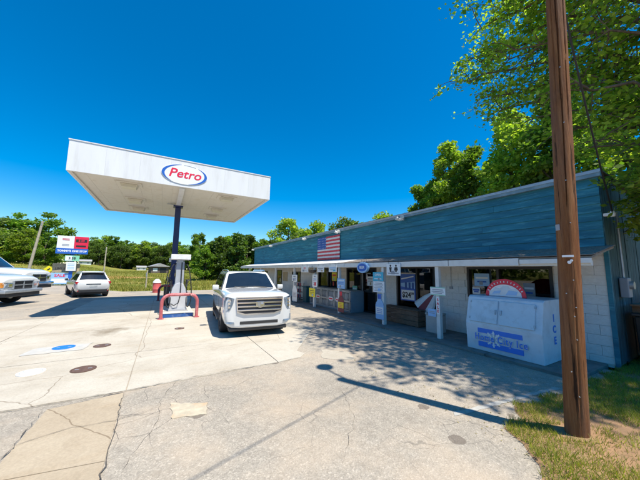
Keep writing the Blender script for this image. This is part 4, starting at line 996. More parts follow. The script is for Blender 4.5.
MB().tube([(0, 0, 0), (0, 0, .04), (0, 0, .16)], [.08, .17, .22], 14).build('pot', 'basket', t, smooth=60)
for k in range(3): a = k*2.1; MB().tube([(.2*math.cos(a), .2*math.sin(a), .16), (0, 0, .36)], .004, 5).build('hanger', 'wire', t)
bottle_sign('bottle_sign', 'tall white bottle shaped cutout on far porch post', 13.95, .12, 1.2, .62, ('sign_white', 'flag_white', 'ink_grey', 'ink_grey'), x=6.45)
board('notice_sign', 'white printed notice above tall white bottle cutout', 14.0, 1.2, 1.58, .70, 'sign_white', x=6.45, lines=(('b', .28, .06, 'ink_grey', .4), ('b', .16, .03, 'sign_blue', .6), ('b', .09, .03, 'ink_grey', .6)))
# posters stuck on the glass
def poster(label, y, z0, z1, w, m, **k): return board('poster', label, y, z0, z1, w, m, 'poster', BX-.034 if False else BX+.040, **k)
t = poster('blue beer poster with big white price panel in window', 7.03, .78, 1.74, .70, 'sign_blue')
MB().box(-.30, .30, -.016, -.0122, .04, .38).build('price_panel', 'sign_white', t); text('$24', .27, (-.06, -.018, .2), 'ink_black', t, .008); text('09', .12, (.22, -.018, .26), 'ink_black', t, .004)
MB().prism([(-.33, .50), (.33, .44), (.33, .70), (-.33, .62)], 'y', -.016, -.0122).build('mountain_band', 'sign_lightblue', t)
MB().prism([(-.30, .75), (.28, .86), (.28, .90), (-.30, .80)], 'y', -.016, -.0122).build('white_stroke', 'sign_white', t)
for xx in (-.12, .05, .2): MB().box(xx, xx+.09, -.0185, -.0162, .42, .66).build('can_print', 'flag_blue', t)
t = thing('beach_umbrella', 'half furled pale umbrella with red stripe leaning by shop window', 'umbrella', (7.55, 6.2, .55), R(-90))
M = Matrix.Rotation(R(38), 4, 'Y')
for k in range(10):
    a0, a1 = k/10*2*math.pi, (k+1)/10*2*math.pi; b = MB()
    def up_(a, q, z): return M @ Vector((q*math.cos(a), q*.30*math.sin(a), z))
    b.quad(up_(a0, .42, .0), up_(a1, .42, .0), up_(a1, .25, .45), up_(a0, .25, .45)); b.quad(up_(a0, .25, .45), up_(a1, .25, .45), up_(a1, .02, .85), up_(a0, .02, .85))
    b.build('canopy_gore', 'guard_dark' if k == 7 else 'freezer_white', t)
MB().tube([M @ Vector((0, 0, -.35)), M @ Vector((0, 0, .95))], .015, 8).build('shaft', 'galvanised', t)
pp = [('white and blue poster at top of window above ice freezer', 4.35, 1.45, 1.80, .42, 'sign_lightblue'), ('small white price card in window corner above ice freezer', 4.52, 1.22, 1.40, .22, 'sign_white'), ('grey flyer in window behind round red sign', 3.22, 1.22, 1.58, .24, 'ink_grey')]
for lab, y, z0, z1, w, m in pp: poster(lab, y, z0, z1, w, m, lines=(('b', (z1-z0)*.65, .05, 'sign_white' if m != 'sign_white' else 'sign_blue', .8), ('b', (z1-z0)*.35, .04, 'sign_blue', .6)))
t = thing('arched_sign', 'red arched sign with white clouds standing on ice freezer', 'sign', (6.78, 3.28, 1.284), R(-90))
MB().prism(ellipse(.42, .40, 28, 0, 0, 0, math.pi, True), 'y', -.02, 0).build('red_arch', 'sign_red', t)
MB().prism(ellipse(.34, .27, 28, 0, 0.005, 0, math.pi, True), 'y', -.026, -.0205).build('white_field', 'sign_white', t)
MB().prism([(-.33, .01), (.33, .01), (.335, .10), (.27, .13), (.25, .19), (.14, .17), (.08, .24), (-.03, .235), (-.10, .18), (-.19, .21), (-.25, .14), (-.33, .12)], 'y', -.030, -.0262).build('cloud', 'freezer_white', t)
for q in ([(-.27, .05), (-.10, .07), (-.07, .14), (-.22, .12)], [(.02, .04), (.24, .05), (.27, .13), (.09, .15)]): MB().prism(q, 'y', -.034, -.0302).build('blue_lettering', 'sign_lightblue', t)
for i in range(13):
    a = R(24+i*11); M = Matrix.Translation((.38*math.cos(a), 0, .335*math.sin(a))) @ Matrix.Rotation(-(a-math.pi/2), 4, 'Y'); MB().box(-.009-.006*(i % 3 == 0), .009, -.025, -.0205, -.02, .02, M).build('white_letter', 'flag_white', t)
poster('tan notice board on far block wall', 18.45, 1.05, 1.7, .9, 'tan_board').location.x = BX-.004
poster('white flyer on glass door', 9.1, 1.2, 1.6, .4, 'sign_white', lines=(('b', .3, .05, 'ink_grey', .7), ('b', .2, .03, 'ink_grey', .7)))
poster('small green and white flyer on window beside glass door', 10.2, .72, 1.15, .35, 'sign_green', lines=(('b', .3, .06, 'sign_white', .8), ('b', .12, .05, 'sign_white', .6)))
poster('yellow neon style sign in window behind cylinder cage', 11.95, 1.3, 1.75, .45, 'sign_yellow', lines=(('b', .3, .08, 'sign_red', .7),))
t = thing('outlet_box', 'small dark outlet box on white block wall between window and post', 'outlet', (BX-.03, 5.25, 1.35)); MB().box(-.03, .02, -.05, .05, -.035, .035).build('cover', 'ink_grey', t, bevel=.006); MB().tube([(-.01, 0, .035), (-.01, 0, .9)], .008, 6).build('conduit', 'galvanised', t)
# wooden bench box, trash can, gas cylinder cage, teal bin
t = thing('wooden_box', 'dark brown wooden plank box under beer poster window', 'box', (7.32, 6.85, .06), R(-90))
for i in range(3): MB().box(-.82, .82, -.22, -.195, .02+i*.16, .17+i*.16).build('plank', 'old_wood', t, bevel=.004)
for s in (-1, 1):
    for i in range(3): MB().box(s*.82-.013, s*.82+.013, -.193, .22, .02+i*.16, .17+i*.16).build('plank', 'old_wood', t, bevel=.004)
for i in range(3): MB().box(-.86, .86, -.26+i*.17, -.10+i*.17, .505, .53).build('lid_plank', 'old_wood', t, bevel=.004)
for s in (-1, 1): MB().box(s*.74-.04, s*.74+.04, -.194, -.12, 0, .50).build('leg', 'old_wood', t)
t = thing('trash_can', 'light grey square trash can behind post with notice sign', 'trash can', (7.1, 5.38, .06), R(-90))
MB().prism([(-.2, -.2), (.2, -.2), (.2, .2), (-.2, .2)], 'z', 0, .50).build('body', 'bin_grey', t, bevel=.02); MB().box(-.215, .215, -.215, .215, .502, .56).build('lid', 'bin_grey', t, bevel=.02); MB().box(-.1, .1, -.219, -.214, .515, .548).build('flap', 'dark_trim', t)
t = thing('cylinder_cage', 'blue grey steel cage of gas cylinders against shop front', 'cage', (7.0, 11.3, .06), R(-90))
CWD, CH, CDp = 3.7, .92, .68
MB().box(-CWD/2, CWD/2, 0, CDp, 0, .05).build('floor', 'cage_blue', t); MB().box(-CWD/2, CWD/2, 0, CDp, CH-.03, CH).build('roof', 'galvanised', t)
for s in (-1, 1): MB().box(s*CWD/2-.02, s*CWD/2+.02, .0, CDp, .051, CH-.031).build('side_panel', 'cage_blue', t)
MB().box(-CWD/2+.02, CWD/2-.02, CDp-.02, CDp, .051, CH-.031).build('back_panel', 'cage_blue', t)
MB().box(-CWD/2+.02, CWD/2-.02, .02, CDp-.021, CH/2-.015, CH/2+.015).build('shelf', 'cage_blue', t)
nd_ = 6; dw = (CWD-.06)/nd_
for i in range(nd_):
    a = -CWD/2+.03+i*dw; b = MB()
    for (xa, xb, za, zb_) in ((a+.01, a+.05, .06, CH-.04), (a+dw-.05, a+dw-.01, .06, CH-.04), (a+.05, a+dw-.05, .06, .10), (a+.05, a+dw-.05, CH-.08, CH-.04), (a+.05, a+dw-.05, CH/2-.03, CH/2+.03)): b.box(xa, xb, -.03, -.005, za, zb_)
    d = b.build('cage_door', 'galvanised', t); w = MB()
    for q in np.arange(a+.09, a+dw-.05, .055): w.box(q-.004, q+.004, -.022, -.014, .10, CH-.08)
    for q in np.arange(.15, CH-.09, .09): w.box(a+.05, a+dw-.05, -.0135, -.008, q-.004, q+.004)
    w.build('mesh', 'galvanised', d)
    if i in (1, 3, 4): MB().box(a+.12, a+dw-.12, -.036, -.031, CH/2-.09, CH/2+.09).build('label_plate', 'sign_white', d); MB().box(a+.16, a+dw-.16, -.04, -.0365, CH/2-.03, CH/2+.03).build('print_line', 'sign_red', d)
cyl = MB(); cyl.tube([(0, 0, 0), (0, 0, .02), (0, 0, .05), (0, 0, .26), (0, 0, .31), (0, 0, .33)], [.11, .11, .14, .14, .09, .03], 12); cyl.tube([(0, 0, .33), (0, 0, .37)], [.10, .10], 10)
cym = cyl.mesh('gas_cylinder', 0, 50); cym.materials.append(MT['tank_white'])
for lvl in (.052, CH/2+.017):
    for i in range(11):
        o = bpy.data.objects.new('gas_cylinder', cym); o.location = (7.22, 11.3-1.65+i*.33, .06+lvl); link(o)
        tag(o, 'white gas cylinder on %s shelf of steel cage' % ('lower' if lvl < .1 else 'upper'), 'gas cylinder', 'gas cylinders in the cage')
t = thing('teal_bin', 'dark teal upright bin next to cylinder cage', 'bin', (7.25, 13.92, .06), R(-90))
MB().prism([(-.22, -.2), (.22, -.2), (.24, .24), (-.24, .24)], 'z', 0, .82).build('body', 'bin_teal', t, bevel=.02); MB().box(-.25, .25, -.25, .25, .822, .89).build('lid', 'bin_teal', t, bevel=.025)
t = thing('rack_stand', 'black wire rack with red cans at foot of far shop wall', 'rack', (7.2, 15.2, .06), R(-90))
for s in (-.25, .25):
    for y in (0, .3): MB().box(s-.012, s+.012, y, y+.024, 0, 1.0).build('upright', 'dark_trim', t)
for z in (.12, .45, .8):
    sf_ = MB().box(-.27, .27, -.02, .34, z, z+.02).build('shelf', 'dark_trim', t)
    for q in range(4): MB().tube([(-.18+q*.12, .12, z+.02), (-.18+q*.12, .12, z+.2)], .045, 10).build('can', ('barrel_red', 'ink_black', 'sign_blue')[q % 3], t, smooth=40)
# stuff by the end wall
t = thing('dumpster_cart', 'black wheeled waste cart with white tag beside teal board wall', 'waste cart', (9.05, 1.25, .01))
MB().prism([(-.75, .12), (.75, .12), (.85, .98), (-.85, .98)], 'y', -.32, .38).build('body', 'black_plastic', t, bevel=.02)
MB().box(-.9, .9, -.38, .42, .985, 1.05).build('lid', 'black_plastic', t, bevel=.02)
for s in (-.6, .6): MB().tube([(s-.03, 0, .08), (s+.03, 0, .08)], .08, 14).build('caster', 'rubber', t)
MB().box(-.36, -.22, -.335, -.33, .62, .88).build('paper_tag', 'sign_white', t)
t = thing('plank_rack', 'rough wooden shelf with loose boards on teal board wall', 'shelf', (9.2, 1.66, 1.2))
for i in range(2): MB().box(-1.1, 1.1, -.30+i*.15, -.16+i*.15, 0, .035).build('board', 'old_wood', t, bevel=.004)
for s in (-.9, 0, .9): MB().prism([(-.3, 0), (.0, 0), (.0, -.25)], 'x', s-.02, s+.02).build('bracket', 'old_wood', t)
t = thing('meter_box', 'grey electric meter box on teal board wall', 'meter box', (8.35, 1.80, 1.55))
MB().box(-.12, .12, -.14, -.01, -.2, .2).build('housing', 'ink_grey', t, bevel=.015); MB().tube([(0, -.14, .05), (0, -.2, .05)], .08, 16).build('dial', 'galvanised', t); MB().tube([(0, -.06, .2), (0, -.06, 1.6)], .022, 8).build('conduit', 'galvanised', t)

# ------------------------------------------------------------------ utility pole, lamp and wires
PB = Vector((4.07, 1.335, 0)); PT = Vector((4.075, 1.105, 7.1))
t = thing('utility_pole', 'thick brown wooden utility pole standing in patchy grass', 'utility pole', PB)
b = MB(); NS, NZ = 72, 90; rg = random.Random(2)
ph_ = [rg.uniform(0, 6.28) for _ in range(8)]
GRV = [(40, 2.6, 7.2, .022), (45, .2, 1.6, .008), (49, 3.6, 5.8, .012), (33, 4, 7, .010), (10, 1, 6, .02), (60, 2, 6, .015)]
for j in range(NZ+1):
    z = -.3+7.4*j/NZ; f_ = max(0, z)/7.1; c = (PT-PB)*(z/7.1); rr = .106-.022*f_
    for i in range(NS):
        a = 2*math.pi*i/NS; r_ = rr*(1+.018*math.sin(3*a+ph_[0]+z*.3)+.012*math.sin(5*a+ph_[1]+z*.6)+.010*math.sin(z*2.1+a+ph_[2])+.012*rg.uniform(-1, 1)*.4)
        for (ia, za_, zb_, dp) in GRV:
            if za_ < z < zb_ and abs((i+round(1.2*math.sin(z*.9+ia))-ia) % NS) < 1: r_ -= dp
        b.v.append((c.x+r_*math.cos(a), c.y+r_*math.sin(a), z))
for j in range(NZ):
    for i in range(NS): b.f.append((j*NS+i, j*NS+(i+1) % NS, (j+1)*NS+(i+1) % NS, (j+1)*NS+i))
b.f.append(tuple(NZ*NS+i for i in range(NS)))
b.build('shaft', 'pole_wood', t, smooth=60)
def on_pole(z, ang, out=.0): c = (PT-PB)*(z/7.1); r_ = .106-.022*z/7.1+out; return Vector((c.x+r_*math.cos(ang), c.y+r_*math.sin(ang), z))
AV = math.atan2(-1.3, -3.9)   # side of the pole towards the lot
def plate_(nm, z, a, w, h, m, out=.006):
    p = on_pole(z, a, out); M = Matrix.Translation(p) @ Matrix.Rotation(a, 4, 'Z'); MB().box(-.004, .004, -w/2, w/2, -h/2, h/2, M).build(nm, m, t, bevel=.001)
plate_('metal_strip', 2.02, AV-.05, .10, .022, 'sign_white'); plate_('paper_scrap', 2.36, AV-.85, .05, .07, 'ink_grey', .008)
for z, a, r_ in ((1.95, AV+.05, .018), (1.97, AV+.22, .013)):
    p = on_pole(z, a, .004); q = on_pole(z, a, .016); MB().tube([p, q], r_, 10).build('number_tag', 'sign_white', t)
for z, a in ((1.75, .3), (1.45, .4), (1.35, .25), (2.9, .1), (3.6, .2), (1.1, .35), (.75, -.2), (4.3, .1), (2.4, .3), (1.6, -.3), (.5, .3)):
    p = on_pole(z, AV+a, -.005); q = on_pole(z, AV+a, .012); MB().tube([p, q], .006, 6).build('staple', 'galvanised', t)
c = on_pole(6.55, math.pi/2, 0)
MB().tube([(c.x, c.y, 6.55), (c.x, c.y+.25, 6.85), (c.x, c.y+.62, 6.95)], .022, 8).build('lamp_arm', 'galvanised', t, smooth=60)
lh = MB().tube([(c.x, c.y+.66, 6.98), (c.x, c.y+.66, 6.90), (c.x, c.y+.66, 6.78)], [.06, .10, .17], 16).build('yard_lamp', 'galvanised', t, smooth=50)
MB().tube([(c.x, c.y+.66, 6.78), (c.x, c.y+.66, 6.68)], [.15, .10], 16).build('lens', 'light_lens', lh, smooth=50)
MB().tube([(c.x, c.y+.66, 6.98), (c.x, c.y+.66, 7.06)], .04, 10).build('photo_cell', 'ink_grey', lh)
def wire(name, a, b, sag, label, r=.011, n=24):
    a, b = Vector(a), Vector(b); p = [a.lerp(b, i/n)-Vector((0, 0, sag*4*(i/n)*(1-i/n))) for i in range(n+1)]
    tag(MB().tube(p, r, 6).build(name, 'wire', smooth=60), label, 'wire')
wire('service_wire', (4.15, 1.2, 6.35), (7.72, 1.66, 3.05), .25, 'black service wire dropping from pole to corner of blue building', .013)
wire('overhead_wire', (4.0, 1.1, 6.2), (-26, -8.6, 7.6), .5, 'black overhead wire running from pole across the lot', .010)

# ------------------------------------------------------------------ roadside sign, far poles, far buildings
sg = thing('roadside_sign', 'tall roadside price sign on blue post with white and red panels', 'sign', (-8.5, 38, 0), R(8))
MB().box(-.12, .18, -.08, .12, -.1, 3.3).build('post', 'sign_blue', sg, bevel=.01)
MB().box(-.12, .18, -.08, .12, 3.3, 5.0).build('post', 'galvanised', sg)
MB().box(-1.24, .08, -.30, -.1, 3.85, 5.15).build('white_panel', 'sign_white', sg, bevel=.01); MB().box(.09, 1.22, -.30, -.1, 3.85, 5.15).build('red_panel', 'sign_red', sg, bevel=.01)
for zz in (4.82, 4.70, 4.22, 4.1): MB().box(-.85, -.3, -.312, -.301, zz, zz+.06).build('print_line', 'flag_red' if zz > 4.5 else 'ink_grey', sg)
MB().box(.2, 1.1, -.312, -.301, 4.55, 4.85).build('number_panel', 'ink_black', sg); MB().box(.25, 1.05, -.312, -.301, 4.05, 4.22).build('number_panel', 'ink_black', sg)
text('2 59', .28, (.65, -.314, 4.70), 'sign_red', sg, .01)
MB().box(-1.28, 1.26, -.32, -.09, 3.28, 3.845).build('blue_panel', 'sign_blue', sg, bevel=.01)
text("TOMMY'S ONE STOP", .27, (0, -.324, 3.57), 'sign_white', sg, .012, 0, .92)
MB().box(-.52, .62, -.25, -.09, 2.52, 3.12).build('price_panel', 'sign_green', sg, bevel=.01); MB().box(-.48, .05, -.262, -.251, 2.58, 3.06).build('price_field', 'sign_white', sg); text('3.35', .34, (.05, -.266, 2.82), 'ink_black', sg, .01)
MB().box(-.36, .42, -.24, -.09, 1.5, 2.44).build('notice_panel', 'sign_white', sg, bevel=.005)
for i in range(4): MB().box(-.25, .30, -.25, -.241, 1.7+i*.17, 1.76+i*.17).build('print_line', 'sign_lightblue', sg)
t = thing('tan_board_sign', 'tan plywood sign with dark painted letters behind blue sign post', 'sign', (-8.9, 38.35, 0), R(5))
MB().box(-1.1, 1.05, -.03, 0, 1.35, 2.28).build('panel', 'tan_board', t)
text('LIVE BAIT', .34, (-.25, -.032, 1.72), 'old_wood', t, .01, 0, .9)
for s in (-.9, .9): MB().box(s-.05, s+.05, .002, .08, -.1, 2.25).build('post', 'far_post', t)
t = thing('banner_sign', 'pale blue banner with red end on low frame beside sign post', 'sign', (-9.3, 37.9, 0), R(5))
MB().box(-.9, .78, -.03, 0, .12, 1.3).build('banner', 'sign_lightblue', t); MB().box(-.9, -.65, -.036, -.031, .5, 1.3).build('red_end', 'sign_red', t); MB().box(-.55, .6, -.036, -.031, .25, .7).build('white_field', 'sign_white', t); text('SALE', .4, (.05, -.034, 1.0), 'sign_red', t, .01)
for s in (-.88, .76): MB().box(s-.03, s+.03, .002, .06, -.1, 1.32).build('post', 'galvanised', t)
t = thing('warning_sign', 'small yellow diamond road sign on slope behind pickup trucks', 'sign', (-16.1, 60, hgt(-16.1, 60)), R(12))
MB().prism([(0, 2.55), (.55, 2.0), (0, 1.45), (-.55, 2.0)] if False else [(0, 1.5), (.6, .9), (0, .3), (-.6, .9)], 'y', -.02, 0).build('panel', 'sign_yellow', t); MB().box(-.04, .04, 0.002, .06, -.2, 1.2).build('post', 'galvanised', t); MB().prism([(-.2, .8), (.1, 1.1), (.25, .95), (-.05, .7)], 'y', -.026, -.021).build('arrow', 'ink_black', t)
t = thing('culvert_marker', 'small turquoise panel sign on grassy slope behind trucks', 'sign', (-19.2, 55, hgt(-19.2, 55)), R(12)); MB().box(-.9, .9, -.03, 0, .1, .8).build('panel', 'sign_teal', t); MB().box(-.05, .05, .002, .06, -.2, .6).build('post', 'galvanised', t)
def farpole(x, y, h, lean, label, r=.16):
    z = hgt(x, y); t = thing('utility_pole', label, 'utility pole', (x, y, z))
    MB().tube([(0, 0, -.3), (lean, 0, h)], [r, r*.7], 10).build('shaft', 'far_post', t, smooth=60); MB().tube([(lean-.05, -.12, h-.25), (lean-.05, -.12, h-.6)], .05, 8).build('insulator', 'galvanised', t)
farpole(-17.0, 55, 8.3, .95, 'pale leaning wooden pole on slope behind pickup trucks', .2)
farpole(-10.5, 70, 5.4, .05, 'thin far wooden pole in front of tree line', .14)
farpole(-1.3, 29.5, 1.75, .05, 'short pale wooden stake standing in meadow grass', .07)
t = thing('field_shed', 'small dark wooden shed with gable roof in meadow', 'shed', (-1.0, 75, hgt(-1, 75)), R(12))
MB().box(-1.8, 1.8, -1.5, 1.5, -.3, 1.5).build('wall', 'barn_wood', t); MB().prism([(-2.1, 1.5), (2.1, 1.5), (0, 2.25)], 'y', -1.9, 1.9).build('roof', 'tin_roof', t)
MB().box(.0, 1.3, -1.53, -1.501, .0, 1.2).build('doorway', 'ink_black', t); MB().box(-1.4, -.5, -1.53, -1.501, .4, 1.1).build('window', 'sign_white', t)
for i, (x, y, w, lab) in enumerate(((-7.0, 118, 4.5, 'low white house far behind red dirt patch'), (-22.5, 116, 5, 'pale far house with grey roof left of low white house'))):
    t = thing('far_house', lab, 'house', (x, y, hgt(x, y)), R(8)); t.scale = (.62, .62, .62); MB().box(-w/2, w/2, -2, 2, -.5, 1.6).build('wall', 'white_paint', t); MB().prism([(-2.5, 1.6), (2.5, 1.6), (0, 2.6)], 'x', -w/2-.3, w/2+.3).build('roof', 'tin_roof', t)
    for q in (-.3, .25): MB().box(w*q-.4, w*q+.4, -2.03, -2.001, .4, 1.2).build('window', 'ink_grey', t)
t = thing('lot_barrel', 'red barrel with white lid at edge of asphalt behind pumps', 'barrel', (-.35, 24.5, 0))
MB().tube([(0, 0, 0), (0, 0, .25), (0, 0, .27), (0, 0, .29), (0, 0, .75)], [.27, .27, .285, .27, .27], 18).build('drum', 'barrel_red', t, smooth=40); MB().tube([(0, 0, .75), (0, 0, .85), (0, 0, 1.05)], [.29, .27, .10], 18).build('lid', 'sign_white', t, smooth=40)
for s in (-1, 1): MB().tube([(s*.27, 0, .5), (s*.36, 0, .55), (s*.27, 0, .62)], .015, 6).build('handle', 'galvanised', t)

# ------------------------------------------------------------------ trees
def leaf_quads(P, size, rg, asp=.55, flat=.5):
    n = len(P); a = rg.normal(size=(n, 3)); a[:, 2] *= .6; a[:, 2] -= .15; a /= np.linalg.norm(a, axis=1)[:, None]
    nr = rg.normal(size=(n, 3)); nr[:, 2] = np.abs(nr[:, 2])+flat; b = np.cross(nr, a); b /= np.linalg.norm(b, axis=1)[:, None]
    s = (size*np.clip(rg.lognormal(-.05, .32, n), .4, 1.9))[:, None]
    V = np.stack([P, P+a*s*.45+b*s*asp*.5, P+a*s, P+a*s*.45-b*s*asp*.5], 1).reshape(-1, 3)
    return V, np.arange(4*n).reshape(-1, 4)
def clump_points(cs, rs, n, rg):
    w = rs**2; idx = rg.choice(len(cs), n, p=w/w.sum()); d = rg.normal(size=(n, 3)); d /= np.linalg.norm(d, axis=1)[:, None]
    return cs[idx]+d*(rs[idx]*rg.uniform(.05, 1.0, n)**.45*(1+.15*np.abs(rg.normal(size=n))))[:, None]*np.array([1, 1, .8])
def tree_mesh(seed, H, rad, base, nleaf, lsize, m, shape='round', nclump=40):
    rg = np.random.default_rng(seed); tb = MB()
    tb.tube([(0, 0, -.3), (.03*H*rg.normal(), .03*H*rg.normal(), H*.4), (.02*H*rg.normal(), .02*H*rg.normal(), H*.8)], [H*.022, H*.016, H*.005], 8)
    cs, rs = [], []
    for k in range(nclump):
        u = rg.uniform(0, 1); z = base+(H-base)*u*.93
        if shape == 'round': pr = math.sqrt(max(.02, 1-(2*u-.85)**2/1.35))
        elif shape == 'cone': pr = (1-u)**.8+.08
        else: pr = math.sqrt(max(.02, 1-u**2.2))*(.75+.25*min(1, u*4))
        a = rg.uniform(0, 6.283); q = rad*pr*rg.uniform(.25, .95)**.6
        cs.append((q*math.cos(a), q*math.sin(a), z)); rs.append(rad*rg.uniform(.16, .34))
        if k % 3 == 0: tb.tube([(0, 0, max(base*.7, z-.25*H*rg.uniform(.4, 1))), (cs[-1][0]*.5, cs[-1][1]*.5, z-.06*H), cs[-1]], [H*.007, H*.005, H*.002], 5)
    P = clump_points(np.array(cs), np.array(rs), nleaf, rg); V, F = leaf_quads(P, lsize, rg, .75, .2)
    tm = tb.mesh('trunk', 0, 60); tm.materials.append(MT['bark']); return tm, fast_mesh('crown', V, F, m)
def plant(meshes, x, y, s, rz, label, group=None, name='tree', z=None, sx=1):
    z = hgt(x, y) if z is None else z
    t = thing(name, label, 'tree', (x, y, z), rz, group); t.scale = (s*sx, s*sx, s)
    for me, nm in zip(meshes, ('trunk', 'crown')): link(bpy.data.objects.new(nm, me), t)
    return t
far = [tree_mesh(100+i, 10, r, b, 7500, .34, m, sh_, 46) for i, (r, b, m, sh_) in enumerate(((3.4, 1.2, 'leaf_far', 'round'), (3.0, .8, 'leaf_mid', 'oval'), (2.6, .8, 'leaf_dark', 'cone'), (3.8, 1.0, 'leaf_far', 'oval'), (3.2, 1.0, 'leaf_bright', 'round')))]
rg = random.Random(21)
def row(n, xa, xb, ya, yb, s0, s1, kinds, lab, grp):
    for i in range(n):
        u = (i+rg.uniform(.1, .9))/n; x = xa+(xb-xa)*u; y = ya+(yb-ya)*u+rg.uniform(-5, 5)
        plant(far[rg.choice(kinds)], x, y, rg.uniform(s0, s1), rg.uniform(0, 6.28), lab, grp, sx=rg.uniform(.95, 1.25))
row(15, -75, -27, 84, 100, 1.1, 1.45, (0, 1, 3, 2), 'tall dark leafy tree in wood behind pickup trucks', 'trees behind the trucks')
row(20, -64, -20, 62, 84, .5, .85, (1, 4, 3), 'lower bright bushy tree on slope behind pickup trucks', 'bushes on the slope')
row(22, -26, 22, 135, 128, .95, 1.25, (0, 4, 1), 'bright green tree of far tree line beyond meadow', 'far tree line')
row(16, -24, 24, 128, 118, .7, 1.0, (0, 2, 3), 'dark green tree of far tree line beyond meadow', 'far tree line dark')
row(10, 10, 60, 118, 95, .9, 1.2, (0, 1, 4), 'tree of far wood beyond end of store', 'far wood behind store')
# far wood mass
cs = []; 
for i in range(520):
    u = NR.random(); x = -170+u*330; y = 160-abs(x)*.06+NR.uniform(0, 25); cs.append((x, y, hgt(x, y)+NR.uniform(1, 10.5)))
for i in range(760):
    a = NR.uniform(R(95), R(395)); q = NR.uniform(75, 100); x, y = q*math.cos(a), q*math.sin(a)
    if y > 55 and x > -60: continue
    cs.append((x, y, hgt(x, y)+NR.uniform(.5, 12)))
cs = np.array(cs); P = clump_points(cs, NR.uniform(2.2, 4.2, len(cs)), 82000, NR); V, F = leaf_quads(P, .95, NR, .8, .2)
tag(link(bpy.data.objects.new('far_wood', fast_mesh('far_wood', V, F, 'leaf_far'))), 'far wood closing the view behind meadow and tree line', 'wood', kind='stuff')
# dense dark trees beyond the end of the store
cl = [tree_mesh(200+i, 8, r, .2, 9000, .34, m, s, 46) for i, (r, m, s) in enumerate(((2.6, 'leaf_dark', 'oval'), (2.3, 'leaf_dark', 'cone'), (2.7, 'leaf_mid', 'oval')))]
for i, (x, y, s, k, lab) in enumerate(((5.6, 47, .72, 2, 'bushy bright edged tree standing nearest the pumps in dark clump'), (8.2, 48, .9, 0, 'dense dark rounded tree in clump beyond store end'), (10.6, 46.5, 1.02, 1, 'dark pointed evergreen in clump beyond store end'), (12.8, 48, 1.0, 0, 'broad dark evergreen behind roof end of store'), (15.4, 47, .95, 2, 'leafy green tree half hidden by store end'), (18, 49, .95, 0, 'dark tree mostly hidden behind store'), (7.0, 49, .8, 0, 'dark rounded tree filling gap beside bushy bright edged tree'), (9.5, 50, .98, 2, 'mid green tree standing behind dark rounded tree in clump'), (11.8, 50, 1.02, 0, 'dense tree standing behind dark pointed evergreen'))):
    plant(cl[k], x, y, s, i*1.3, lab, 'dense clump beyond the store', 'evergreen_tree' if k < 2 else 'tree')
tl = tree_mesh(250, 10, 2.0, 3, 3500, .38, 'leaf_mid', 'round', 24); plant(tl, 7.5, 75, 1.05, 1, 'tall thin tree rising above dark clump behind canopy column')
# trees behind the store
bk = [tree_mesh(300+i, 12, r, 2.2, 15000, .20, m, s, 90) for i, (r, m, s) in enumerate(((1.75, 'leaf_bright', 'oval'), (2.1, 'leaf_bright', 'oval'), (1.9, 'leaf_mid', 'oval')))]
for i, (x, y, s, k, lab) in enumerate(((20.4, 16.9, .86, 2, 'bright green tree behind store roof furthest from wooden pole'), (20.5, 13.6, 1.12, 0, 'tallest bright green tree in pair behind store roof'), (20.3, 11.6, 1.0, 2, 'green tree behind store roof between bright pair and pole'), (19.4, 8.3, 1.08, 1, 'leafy green tree behind store roof beside wooden pole'), (18.2, 5.7, 1.06, 2, 'green tree behind store roof on other side of wooden pole'), (20.5, 3.6, 1.0, 1, 'green tree further back behind store roof near pole'), (20.6, 15.3, .88, 2, 'lower leafy tree squeezed behind bright pair over roof'))):
    plant(bk[k], x, y, s, i*1.7, lab, 'trees behind the store', z=-.1)
for i, (x, y, s, k, lab) in enumerate(((29.5, 68.5, 1.62, 4, 'pale rounded tree top above far end of store roof'), (30, 54.4, 1.33, 4, 'small bright tree top above roof over flag sign'), (30.5, 61, 1.2, 0, 'low tree top between pale rounded tree and flag sign'), (30, 41.8, 1.2, 0, 'olive tree top above roof just past flag sign'), (30, 32.4, 1.13, 4, 'small bright tree top above roof midway to tall trees'))):
    plant(far[k], x, y, s, i*2.1, lab, 'tree tops above the roof', z=0)
